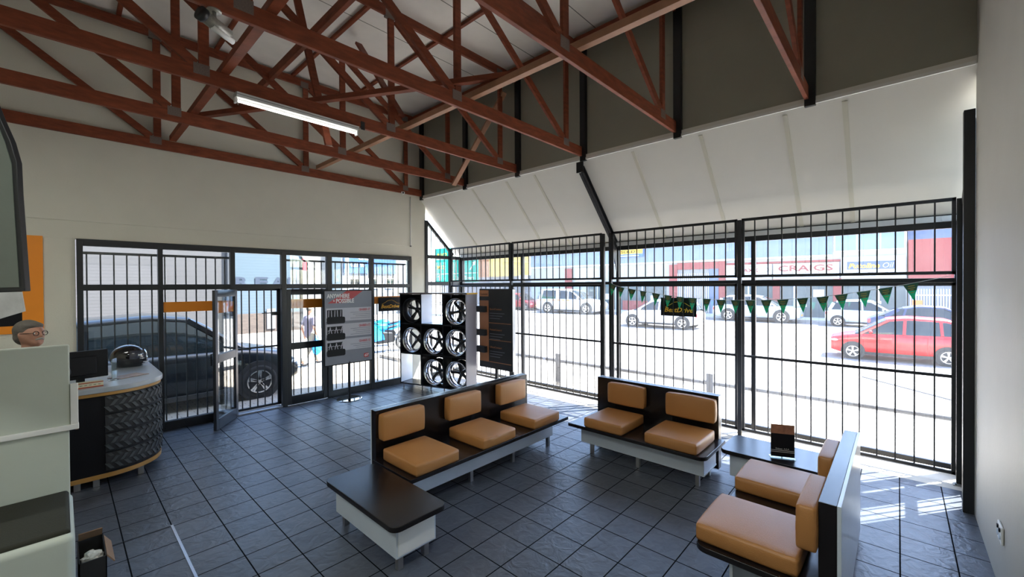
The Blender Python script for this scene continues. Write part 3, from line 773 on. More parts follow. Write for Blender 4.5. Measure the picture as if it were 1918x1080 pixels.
# orange and black display board, faces -x
t = thing('display_board', 'tall black display board with an orange-brown strip and three black brackets', 'display board', (-.60, -2.16, 0))
b = MB(); b.lathe([(0, 0), (.20, 0), (.20, .012), (0, .012)], 32); b.build('base', 'black', t)
b = MB(); b.box(-.02, .02, -.03, .03, .012, .50); b.build('pole', 'black', t)
b = MB(); b.box(-.035, .045, -.455, .455, .475, 2.03); b.build('board', 'black', t, bevel=.012)
b = MB(); b.box(-.034, .044, -.459, -.4555, .48, 2.02); b.build('edge_trim', 'alu', t)
def flx(t, nm, y0, y1, z0, z1, m, x=-.0365): b = MB(); b.box(x, x - .001, y0, y1, z0, z1); return b.build(nm, m, t)
flx(t, 'printed_strip', .18, .43, .60, 1.80, 'orange_dull'); flx(t, 'printed_header', .18, .43, 1.88, 2.0, 'orange_dull')
for z, s_ in ((1.62, 'SportContact'), (1.22, 'PremiumContact 6'), (.88, 'UltraContact')):
    text('lettering', s_, .05, 'orange_dull', t, (-.0375, .15, z), YR, ZU, world=False, width=.32)
    b = MB()
    for i in range(3): b.box(-.038, -.0375, -.25 + .06 * i, .15, z - .07 - i * .05, z - .06 - i * .05)
    b.build('text_lines', 'grey_print', t)
for z in (1.36, 1.03, .60): flx(t, 'rule_line', -.42, .17, z, z + .012, 'orange_dull')
text('lettering', 'Continental', .05, 'blackp', t, (-.038, .41, 1.91), YR, ZU, world=False, width=.2)
for z in (1.57, 1.11, .78):
    b = MB(); b.box(-.12, -.04, .22, .50, z, z + .12); b.box(-.13, -.12, .20, .51, z + .01, z + .11); b.build('tyre_sample', 'rubber', t, bevel=.02)

# BestDrive signs
def bestdrive(label, loc, right, w_, h):
    t = thing('shop_sign', label, 'sign', loc, group=None)
    n_ = Vector(right).cross(ZU)
    R_ = Matrix((Vector(right), -n_, ZU)).transposed().to_4x4()
    b = MB(); b.M = R_; b.box(-w_ / 2, w_ / 2, -.004, .004, 0, h); b.build('sign_board', 'blackp', t, bevel=.001)
    o = -.0055
    tx = text('lettering', 'BestDrive', h * .36, 'yellow_print', t, R_ @ Vector((-w_ * .40, o, h * .22)), right, ZU, shear=.28, bold=h * .006, width=w_ * .8, world=False, ext=.0008)
    b = MB(); b.M = R_
    pts = [(-.36, .50), (-.22, .62), (-.10, .76), (.08, .80), (.20, .70), (.30, .58), (.42, .52)]
    b.tube([(x * w_, o, z * h) for x, z in pts], h * .012, 6); b.build('car_outline', 'yellow_print', t)
    return t
bestdrive('black and orange shop sign hanging on the street grille behind the pennants', (.035, -5.425, 1.612), YR, .54, .28)
bestdrive('black and orange shop sign on the entrance glazing left of the wheel rack', (-1.64, -.041, 1.575), XR, .53, .285)

# bunting
t = thing('bunting', 'string of dark green triangular pennants sagging across the street grille', 'bunting', (-.06, -4.33, 2.14))
pts = [(-4.33, 2.14), (-4.38, 2.10), (-4.53, 2.052), (-4.72, 2.02), (-4.91, 1.99), (-5.12, 1.955), (-5.31, 1.928), (-5.49, 1.908), (-5.67, 1.895), (-5.868, 1.885), (-6.06, 1.875), (-6.243, 1.875), (-6.425, 1.878), (-6.61, 1.884), (-6.795, 1.895), (-7.003, 1.915), (-7.206, 1.936), (-7.384, 1.965), (-7.586, 2.004), (-7.773, 2.043), (-7.98, 2.09), (-8.28, 2.17)]
b = MB(); b.tube([(-.06, y, z) for y, z in pts], .003, 5); b.build('string', 'string', t, world=True)
for i in range(1, 21):
    y, z = pts[i]; wd = .062; hh = .185; dy = (pts[i + 1][1] - pts[i - 1][1]) / (pts[i - 1][0] - pts[i + 1][0]); tw = random.uniform(-.02, .02); tl = (i - 10) * .0015
    A = (-.06 - tw, y + wd, z - dy * wd); B_ = (-.06 + tw, y - wd, z + dy * wd); C_ = (-.075, y - tl - .2 * dy * hh, z - hh)
    b = MB(); md = lambda p, q, s_: tuple(p[j] + (q[j] - p[j]) * s_ for j in range(3))
    th_ = Vector((.0015, 0, 0))
    def tri(ps): 
        bb = MB(); n = len(ps); vs = [Vector(p) - th_ for p in ps] + [Vector(p) + th_ for p in ps]
        bb.add(vs, [tuple(range(n)), tuple(range(n, 2 * n))[::-1]] + [(j, (j + 1) % n, n + (j + 1) % n, n + j) for j in range(n)]); return bb
    f = tri([A, B_, C_]).build('pennant', 'green', t, world=True)
    th_ = Vector((.0028, 0, 0))
    tri([A, B_, md(B_, C_, .42), md(A, C_, .42)]).build('dark_top', 'green_dark', f, world=True)
    for q, (s0, ww) in enumerate(((.14, .5), (.26, .62), (.36, .36), (.52, .5))):
        p = md(A, C_, s0); r0 = md(B_, C_, s0); m_ = md(p, r0, .5); half = md((0, 0, 0), tuple(Vector(r0) - Vector(p)), ww / 2)
        bb = MB(); bb.bar(Vector(m_) - Vector(half) + Vector((-.004, 0, 0)), Vector(m_) + Vector(half) + Vector((-.004, 0, 0)), .001, .007)
        bb.build('print_line', 'gold_print', f, world=True)

# ================================================================== FRONT DESK
t = thing('reception_counter', 'curved black reception counter with grey top, orange bands and tyre print', 'counter', (-6.2, -1.0, 0))
def outline(x0, grow=0.0):
    P_ = [(x0, -.10), (-5.53 + grow, -.10), (-5.53 + grow, -1.25)]
    for q in range(1, 12):
        a = PI / 2 * q / 12; P_.append((-6.03 + (.50 + grow) * math.cos(a), -1.25 - (.50 + grow) * math.sin(a)))
    return P_ + [(-6.03, -1.75 - grow), (x0, -1.75 - grow)]
def cp(z0, z1, g, nm, m, bev=.0): b = MB(); b.prism(outline(-7.3, g), z0, z1, 'z'); return b.build(nm, m, t, world=True, bevel=bev)
cp(.14, .97, 0, 'counter_body', 'blackp'); cp(.10, .145, .012, 'lower_band', 'ochre', .002); cp(.965, 1.005, .014, 'upper_band', 'ochre', .002)
cp(1.0, 1.055, .03, 'counter_top', mat('grey_counter_laminate', (.34, .37, .40), .3, noise=.05), .006)
for x, y in ((-5.74, -1.60), (-6.10, -1.66), (-6.24, -1.66), (-5.66, -.4)):
    b = MB(); b.box(x - .025, x + .025, y - .025, y + .025, .002, .10); b.build('leg', 'steel', t, world=True, bevel=.002)
for k_ in range(4):   # tyre tread print on the curved front
    z0 = .17 + k_ * .2; b = MB(); bt = MB()
    N = 12
    def arc(s_, z, o_):   # s_ 0..1 round the corner
        a = PI / 2 * s_; return Vector((-6.03 + (.50 + o_) * math.cos(a), -1.25 - (.50 + o_) * math.sin(a), z))
    rows = [[arc(s_ / N, z0 + .185 * j / 4, .004 + .018 * math.sin(PI * j / 4)) for j in range(5)] for s_ in range(N + 1)]
    b.grid(rows); b.build('tyre_print', 'rubber', t, world=True, smooth=True)
    for s_ in range(11):
        a0, a1 = s_ / 11 + .01, (s_ + .55) / 11
        for zz0, zz1, sh in ((.02, .075, .05), (.085, .14, -.05), (.15, .18, 0.03)):
            o_ = .024
            bt.add([arc(a0, z0 + zz0, o_), arc(a1, z0 + zz0, o_), arc(a1 + sh, z0 + zz1, o_), arc(a0 + sh, z0 + zz1, o_), arc(a0, z0 + zz0, 0), arc(a1, z0 + zz0, 0), arc(a1 + sh, z0 + zz1, 0), arc(a0 + sh, z0 + zz1, 0)],
                   [(0, 1, 2, 3), (0, 4, 5, 1), (1, 5, 6, 2), (2, 6, 7, 3), (3, 7, 4, 0)])
    bt.build('tread_blocks', 'tread', t, world=True)
# helmet
t = thing('motorcycle_helmet', 'glossy black full-face helmet on the grey counter top', 'helmet', (-5.74, -.42, 1.056), math.radians(-30), scale=1.13)
bm = bmesh.new(); bmesh.ops.create_uvsphere(bm, u_segments=32, v_segments=24, radius=1)
for v in bm.verts:
    x, y, z = v.co; sx, sy, sz = .165, .125, .148
    if z < -.72: z = -.72 - (z + .72) * .1
    if x > .3 and z < .1: sx = .185
    v.co = Vector((x * sx, y * sy, z * sz + .108))
me = bpy.data.meshes.new('shell'); bm.to_mesh(me); bm.free(); o = bpy.data.objects.new('shell', me); COL.objects.link(o); me.materials.append(M['gloss_black']); o.parent = t
for p in me.polygons: p.use_smooth = True
b = MB(); rows = []
for i in range(13):
    a = -1.15 + 2.3 * i / 12; rows.append([Vector((.176 * math.cos(a) * c_, .134 * math.sin(a) * c_ * .99, z)) for z, c_ in ((.10, 1.0), (.13, 1.02), (.165, .985), (.195, .90))])
b.grid(rows); b.build('visor', mat('smoked_visor', (.03, .035, .05), .04, coat=1), t, smooth=True)
b = MB(); b.tube([(.17, -.05, .055), (.186, 0, .05), (.17, .05, .055)], .006, 8); b.tube([(.165, -.06, .035), (.184, 0, .028), (.165, .06, .035)], .005, 8); b.build('chin_vents', 'silver_print', t)
# monitor
t = thing('computer_monitor', 'black computer monitor seen from behind on the counter', 'monitor', (-6.20, -1.42, 1.056), math.radians(12))
b = MB(); b.box(-.26, .22, -.02, .02, .06, .36); b.build('screen_housing', 'blackp', t, bevel=.008)
b = MB(); b.box(-.16, .12, -.05, -.02, .10, .30); b.build('rear_bulge', 'blackp', t, bevel=.01)
b = MB(); b.box(-.03, .03, -.02, .02, .01, .08); b.build('neck', 'blackp', t); b = MB(); b.box(-.10, .10, -.08, .08, 0, .012); b.build('foot', 'blackp', t, bevel=.003)
t = thing('acrylic_stand', 'upright clear acrylic sign holder on the counter beside the helmet', 'sign holder', (-5.93, -1.36, 1.056), math.radians(70))
b = MB(); b.box(-.07, .07, -.003, .003, .0, .24); b.build('panel', 'acrylic', t); b = MB(); b.box(-.07, .07, -.04, .04, 0, .004); b.build('foot', 'acrylic', t)
b = MB(); b.box(-.065, .065, .0035, .006, .015, .235); b.build('insert', mat('green_grey_card', (.22, .27, .25), .5, noise=.2), t)
def sheet(nm, lab, cat, x, y, z, sx, sy, h, rz, m): 
    b = MB(); b.box(-sx / 2, sx / 2, -sy / 2, sy / 2, 0, h); o = b.build(nm, m, None, bevel=min(.002, h * .3)); o.location = (x, y, z); o.rotation_euler = (0, 0, rz); return tag(o, lab, cat)
t = thing('desk_calendar', 'cream box with a red edge at the front of the counter', 'box', (-6.16, -1.64, 1.056), math.radians(5))
b = MB(); b.box(-.14, .12, -.05, .05, 0, .055); b.build('box_body', mat('cream_card', (.55, .52, .38), .6, noise=.05), t, bevel=.002)
b = MB(); b.box(-.14, .12, -.052, -.05, .047, .056); b.box(-.14, .12, -.052, -.05, 0, .012); b.build('coloured_edge', mat('red_brown_card', (.35, .06, .02), .6, noise=.05), t)
b = MB()
for q in range(7): b.box(-.125 + q * .034, -.105 + q * .034, -.0515, -.05, .026, .030)
b.build('printed_dashes', 'blackp', t)
sheet('magazine', 'magazine with an orange cover edge lying under the helmet', 'magazine', -5.80, -1.22, 1.056, .30, .21, .006, .5, mat('magazine_cover', (.34, .22, .14), .4, noise=.6, nscale=18))
sheet('paper_sheet', 'loose white paper on the counter behind the sign holder', 'paper', -6.02, -.9, 1.056, .21, .297, .002, .2, 'paper')
sheet('folder', 'grey folder stack lying at the back of the counter', 'folder', -6.25, -.42, 1.056, .42, .3, .045, .05, mat('grey_folder', (.2, .21, .2), .6, noise=.15))

# partition, ledge
t = thing('desk_partition', 'pale grey office partition with a white cable duct in the left foreground', 'partition', (-6.85, -3.74, 0))
b = MB(); b.box(-7.4, -6.305, -3.76, -3.71, 0, 1.15); b.build('lower_panel', 'partition', t, world=True, bevel=.006)
b = MB(); b.box(-7.4, -6.30, -3.765, -3.705, 1.165, 1.715); b.build('upper_panel', 'partition', t, world=True, bevel=.01)
b = MB(); b.box(-7.4, -6.26, -3.78, -3.712, 1.14, 1.175); b.build('cable_duct', 'white', t, world=True, bevel=.004)
b = MB(); b.box(-6.30, -6.262, -3.775, -3.745, 1.165, 1.45); b.build('duct_riser', 'white', t, world=True, bevel=.004)
# upholstered seat
t = thing('upholstered_bench', 'olive-grey upholstered bench in the bottom left corner', 'bench', (-6.85, -4.25, 0))
b = MB(); b.box(-7.4, -6.295, -4.53, -3.80, .30, .735); b.build('seat_body', 'partition', t, world=True, bevel=.035, seg=4)
b = MB(); b.box(-7.38, -6.312, -4.49, -3.81, .70, .757); b.build('seat_pad', 'olive', t, world=True, bevel=.022, seg=4)
b = MB(); b.box(-7.38, -6.33, -4.55, -3.82, .0, .31); b.build('base', 'blackp', t, world=True, bevel=.01)
t = thing('open_carton', 'open brown carton with crumpled paper beside the upholstered bench', 'box', (-6.21, -4.15, 0))
b = MB()
for x0, x1, y0, y1 in ((-.07, .05, -.17, -.16), (-.07, .05, .16, .17), (-.07, -.065, -.17, .17), (.045, .05, -.17, .17)): b.box(x0, x1, y0, y1, .0, .46)
b.box(-.07, .05, -.17, .17, 0, .005); b.build('carton', mat('dark_carton', (.012, .012, .013), .7, noise=.2), t)
b = MB(); b.bar((.05, 0, .455), (.085, 0, .40), .30, .006, up=(1, 0, 0)); b.bar((-.01, .165, .46), (-.01, .12, .52), .11, .005, up=(0, 1, 0)); b.build('flap', 'card', t)
bm = bmesh.new(); bmesh.ops.create_icosphere(bm, subdivisions=3, radius=.05)
for v in bm.verts: v.co *= random.uniform(.8, 1.15); v.co += Vector((-.01, -.06, .42))
me = bpy.data.meshes.new('crumpled_paper'); bm.to_mesh(me); bm.free(); o = bpy.data.objects.new('crumpled_paper', me); COL.objects.link(o); me.materials.append(M['paper']); o.parent = t

# hanging display, top left
t = thing('hanging_display', 'dark framed glass display hanging at the left edge with paper under it', 'display', (-6.56, -4.39, 2.07))
d0 = Vector((-6.464, -4.501, 0)); dr = Vector((-.679, .734, 0))   # leftwards across the view
def wp(a, z): return d0 + dr * a + Vector((0, 0, z))
nrm = Vector((.734, .679, 0))
def slab(nm, poly, m, n0, n1, bev=.004):
    n = len(poly); vs = [wp(a, z) + nrm * n0 for a, z in poly] + [wp(a, z) + nrm * n1 for a, z in poly]
    b = MB(); b.add(vs, [tuple(range(n)), tuple(range(n, 2 * n))[::-1]] + [(j, (j + 1) % n, n + (j + 1) % n, n + j) for j in range(n)]); return b.build(nm, m, t, world=True, bevel=bev)
slab('housing', [(0, 2.083), (.03, 2.60), (.035, 2.76), (.065, 2.87), (.115, 2.985), (.16, 3.10), (.75, 3.10), (.75, 2.06)], 'black', 0, .028)
slab('screen', [(.028, 2.105), (.052, 2.60), (.058, 2.75), (.09, 2.86), (.14, 2.99), (.18, 3.07), (.74, 3.07), (.74, 2.085)], 'screen', -.003, .001, 0)
slab('paper_sheet', [(-.006, 1.978), (.01, 2.08), (.60, 2.066), (.60, 1.80)], mat('wrinkled_paper', (.5, .5, .5), .7, noise=.3, nscale=14, bump=.6, bscale=10), -.006, -.003, 0)
b = MB(); b.tube([wp(.4, 3.1) + nrm * .03, wp(.4, 4.09) + nrm * .03], .018, 10); b.build('hanging_rod', 'black', t, world=True)
# orange and black sign on the wall
t = thing('wall_sign', 'orange-framed black sign on the wall behind the hanging display', 'sign', (-7.2, -.012, 2.14))
b = MB(); b.box(-8.0, -6.48, -.022, -.002, 1.545, 2.75); b.build('sign_panel', 'orange', t, world=True, bevel=.002)
b = MB(); b.box(-7.84, -6.655, -.026, -.0225, 1.64, 2.60); b.build('black_field', 'blackp', t, world=True)
# wall socket
t = thing('wall_socket', 'double wall socket low on the pale right wall', 'socket', (-2.10, -8.388, .43), None)
b = MB(); b.box(-.072, .072, 0, .012, -.055, .06); b.build('cover_plate', 'white', t, bevel=.004)
for x in (-.035, .035):
    b = MB(); b.tube([(x, .010, -.01), (x, .018, -.01)], .02, 16); b.build('socket_face', 'lam_white', t)
    b = MB(); b.box(x - .01, x + .01, .011, .02, .02, .042); b.build('switch', 'blackp', t)

# ================================================================== PEOPLE
def person(label, loc, rz, segs, balls, clothes, hair, extra, group=None, vox=.011):
    t = thing('person', label, 'person', loc, rz)
    def blob(sg, bl, vx):
        b = MB()
        for p, q, r0, r1 in sg:
            p, q = Vector(p), Vector(q); n = 6
            b.tube([p.lerp(q, i / n) for i in range(n + 1)], [r0 + (r1 - r0) * i / n for i in range(n + 1)], 14); b.ball(p, r0, 14, 10); b.ball(q, r1, 14, 10)
        for c_, r0, sc in bl: b.ball(c_, r0, 20, 14, sc)
        o = b.build('tmp', 'skin', None, fixn=True)
        m = o.modifiers.new('r', 'REMESH'); m.mode = 'VOXEL'; m.voxel_size = vx
        m2 = o.modifiers.new('s', 'SMOOTH'); m2.iterations = 3; m2.factor = .5
        dg = bpy.context.evaluated_depsgraph_get(); me = bpy.data.meshes.new_from_object(o.evaluated_get(dg)); bpy.data.objects.remove(o)
        for p in me.polygons: p.use_smooth = True
        return me
    me = blob(segs, balls, vox); me.materials.clear(); me.materials.append(M['skin'])
    o = bpy.data.objects.new('body', me); COL.objects.link(o); o.parent = t
    for nm, sg, bl, m in clothes:
        me = blob(sg, bl, .016); me.materials.clear(); me.materials.append(M[m]); o = bpy.data.objects.new(nm, me); COL.objects.link(o); o.parent = t
    if hair: 
        me = blob([], hair, .011); me.materials.clear(); me.materials.append(M['hair']); o = bpy.data.objects.new('hair', me); COL.objects.link(o); o.parent = t
    extra(t)
    return t
def fingers(wr, d, side):
    """hand at wrist wr along d: palm + five fingers (list of segments)"""
    d = Vector(d).normalized(); s_ = Vector(side).normalized(); wr = Vector(wr); out = [(wr, wr + d * .08, .024, .030)]
    for i, L_ in enumerate((.065, .075, .07, .055)):
        b0 = wr + d * .085 + s_ * (.027 - .018 * i); mid = b0 + d * L_ * .55 + Vector((0, 0, -.004)); out += [(b0, mid, .0095, .009), (mid, mid + d * L_ * .4 + s_.cross(d) * .018, .009, .0075)]
    b0 = wr + d * .02 + s_ * .025; out += [(b0, b0 + d * .03 + s_ * .02, .012, .010), (b0 + d * .03 + s_ * .02, b0 + d * .06 + s_ * .025, .010, .0085)]
    return out
def standing(h, arm_l, arm_r, leg_l, leg_r):
    """x = forward, y = left; returns body segments; arms/legs = (elbow, wrist) / (knee, ankle, toe)"""
    k_ = h / 1.78; V = lambda *p: Vector(p) * k_
    sg = [(V(0, 0, .96), V(0, 0, 1.12), .135, .125), (V(0, 0, 1.12), V(0, 0, 1.34), .125, .135), (V(0, -.10, 1.38), V(0, .10, 1.38), .085, .085), (V(0, 0, 1.40), V(.01, 0, 1.56), .062, .055)]
    for s_, (el, wr), (kn, an, to) in ((1, arm_l, leg_l), (-1, arm_r, leg_r)):
        sh = V(0, .19 * s_, 1.42); el, wr, kn, an, to = (V(*el), V(*wr), V(*kn), V(*an), V(*to))
        sg += [(sh, el, .052, .04), (el, wr, .04, .026)] + fingers(wr, wr - el, (1, 0, 0))
        sg += [(V(0, .09 * s_, .93), kn, .085, .055), (kn, an, .055, .038), (an, to, .04, .032)]
    return sg
def head(h, c=(.015, 0)):
    k_ = h / 1.78; cz = 1.67 * k_; x, y = c
    return [((x, y, cz), .1 * k_, (.98, .78, 1.12)), ((x + .05 * k_, y, cz - .06 * k_), .055 * k_, (.9, .9, .9)), ((x + .10 * k_, y, cz - .008), .014, (1.3, .8, 1.7)), ((x + .088 * k_, y, cz - .052 * k_), .018, (.7, 1.5, .5)),
            ((x, y + .08 * k_, cz), .02, (.6, .4, 1.4)), ((x, y - .08 * k_, cz), .02, (.6, .4, 1.4))]
# man behind the partition
h = 1.80
armL, armR = ((-.02, .25, 1.14), (.10, .22, .90)), ((-.02, -.25, 1.14), (.10, -.20, .90))
legL, legR = ((.02, .10, .50), (0, .10, .08), (.15, .11, .035)), ((.02, -.10, .50), (0, -.10, .08), (.15, -.11, .035))
sg = standing(h, armL, armR, legL, legR); k_ = h / 1.78
def ex(t):
    cz = 1.67 * k_
    for s_ in (-1, 1):
        b = MB(); b.ball((.096, s_ * .032, cz + .010), .008); b.build('eye', 'white_print', t, smooth=True)
        b = MB(); b.lathe([(.018, 0), (.022, 0), (.022, .004), (.018, .004)], 18, 'x', c=(.112, s_ * .033, cz + .010), close=True); b.bar((.110, s_ * .055, cz + .014), (.02, s_ * .083, cz + .012), .003, .004); b.build('glasses', 'blackp', t)
    b = MB(); b.tube([(.104, -.03, cz - .045), (.118, 0, cz - .034), (.104, .03, cz - .045)], [.006, .011, .006], 8); b.build('moustache', mat('grey_moustache', (.35, .32, .28), .8, noise=.2), t, smooth=True)
V = lambda *p: Vector(p) * k_
shirt = [(V(0, 0, .98), V(0, 0, 1.14), .145, .135), (V(0, 0, 1.14), V(0, 0, 1.36), .135, .145), (V(0, -.11, 1.40), V(0, .11, 1.40), .092, .092), (V(0, .19, 1.42), V(.03, .23, 1.28), .062, .056), (V(0, -.19, 1.42), V(.03, -.23, 1.28), .062, .056)]
trs = [(V(0, .09, .95), V(.02, .10, .5), .095, .066), (V(.02, .10, .5), V(0, .10, .10), .066, .052), (V(0, -.09, .95), V(.02, -.10, .5), .095, .066), (V(.02, -.10, .5), V(0, -.10, .10), .066, .052), (V(0, -.04, .98), V(0, .04, .98), .125, .125)]
hc = 1.67 * k_
person('grey-haired man with glasses and moustache standing behind the partition', (-6.53, -2.2, 0), math.radians(-52), sg, head(h), [('shirt', shirt, [], 'shirt_dark'), ('trousers', trs, [], 'shirt_dark')],
       [((-.012, 0, hc + .035), .103, (1, .86, .92)), ((-.03, 0, hc - .02), .09, (.8, .93, .9)), ((.03, 0, hc + .075), .07, (1.0, 1.05, .5))], ex)
# pedestrian outside, walking right
h = 1.68; k_ = h / 1.78; V = lambda *p: Vector(p) * k_
armL, armR = ((-.10, .27, 1.16), (-.02, .27, .92)), ((-.06, -.26, 1.14), (.06, -.25, .90))
legL, legR = ((.20, .09, .52), (.30, .09, .10), (.44, .09, .05)), ((-.08, -.09, .52), (-.34, -.09, .16), (-.24, -.09, .05))
sg = standing(h, armL, armR, legL, legR)
shirt = [(V(0, 0, .96), V(0, 0, 1.14), .165, .15), (V(0, 0, 1.14), V(0, 0, 1.36), .15, .152), (V(0, -.11, 1.40), V(0, .11, 1.40), .095, .095), (V(0, .19, 1.42), V(-.06, .25, 1.24), .068, .066), (V(0, -.19, 1.42), V(-.04, -.24, 1.24), .068, .066)]
trs = [(V(0, .09, .95), V(.20, .09, .52), .10, .075), (V(.20, .09, .52), V(.29, .09, .14), .075, .058), (V(0, -.09, .95), V(-.08, -.09, .52), .10, .075), (V(-.08, -.09, .52), V(-.32, -.09, .19), .075, .058), (V(0, -.04, .96), V(0, .04, .96), .135, .135)]
hc = 1.67 * k_
def ex2(t):
    for s_ in (-1, 1):
        b = MB(); b.ball((.10, s_ * .03, hc + .012), .011); b.build('eye', 'white_print', t, smooth=True)
    b = MB()
    for s_, a in ((1, (.29, .09, .03)), (-1, (-.30, -.09, .05))): b.ball((a[0] + .06, a[1], a[2] + .01), .055, 12, 8, (2.2, .85, .75))
    b.build('shoes', 'blackp', t, smooth=True)
person('pedestrian in a mauve-grey shirt and khaki trousers walking outside the door', (-1.50, 4.45, -.148), math.radians(15), sg, head(h), [('shirt', shirt, [], 'shirt_grey'), ('trousers', trs, [], 'khaki')],
       [((-.012, 0, hc + .04), .102, (1, .84, .88))], ex2)
t = thing('plastic_bag', 'bright blue plastic bag hanging from the pedestrian\'s hand', 'bag', (-1.42, 4.20, .18))
bm = bmesh.new(); bmesh.ops.create_uvsphere(bm, u_segments=20, v_segments=14, radius=1)
for v in bm.verts: v.co = Vector((v.co.x * .13 * (1 - .25 * v.co.z), v.co.y * .06, v.co.z * .24 + .22)) + Vector((random.uniform(-.006, .006),) * 3)
me = bpy.data.meshes.new('bag_body'); bm.to_mesh(me); bm.free(); o = bpy.data.objects.new('bag_body', me); COL.objects.link(o); me.materials.append(M['blue_bag']); o.parent = t
b = MB(); b.tube([(-.04, 0, .43), (-.03, 0, .50), (0, 0, .53), (.03, 0, .50), (.04, 0, .43)], .008, 6); b.build('handle', 'blue_bag', t)

# ================================================================== OUTSIDE GROUND
b = MB(); b.box(.40, 2.7, -16, 4.0, -.2, -.03); struct(b.build('pavement', 'concrete'))
b = MB(); b.box(2.7, 23.4, -60, 60, -.35, -.15); b.box(-60, 2.7, 4.0, 60, -.35, -.151); b.box(.0, 2.7, -60, -16, -.35, -.15); struct(b.build('road', 'asphalt'))
b = MB(); b.box(-30, .40, .16, 4.0, -.35, -.13); struct(b.build('forecourt', 'paver'))
b = MB(); b.box(23.4, 27, -60, 60, -.35, -.05); struct(b.build('far_pavement', 'concrete'))
b = MB(); b.tube([(5.07, -8.75, -.148), (6.68, -7.26, -.148)], .035, 8); o = b.build('road_line', mat('dark_road_line', (.12, .12, .12), .8, noise=.1)); tag(o, 'dark straight line on the road in front of the red car', 'road mark')  # thin dark bar laid along the road surface
# pipe rail outside the glazing
t = thing('pipe_rail', 'galvanised pipe barrier on short square posts outside the street windows', 'barrier', (.56, -4.2, -.03))
b = MB(); b.tube([(.56, -12, .55), (.56, .6, .55)], .036, 14); b.build('rail', 'pipe', t, world=True, smooth=True)
for y in (.1, -2.78, -5.72, -8.7, -11.6):
    b = MB(); b.box(.52, .60, y - .05, y + .05, -.03, .70); b.build('post', 'pipe', t, world=True, bevel=.006)

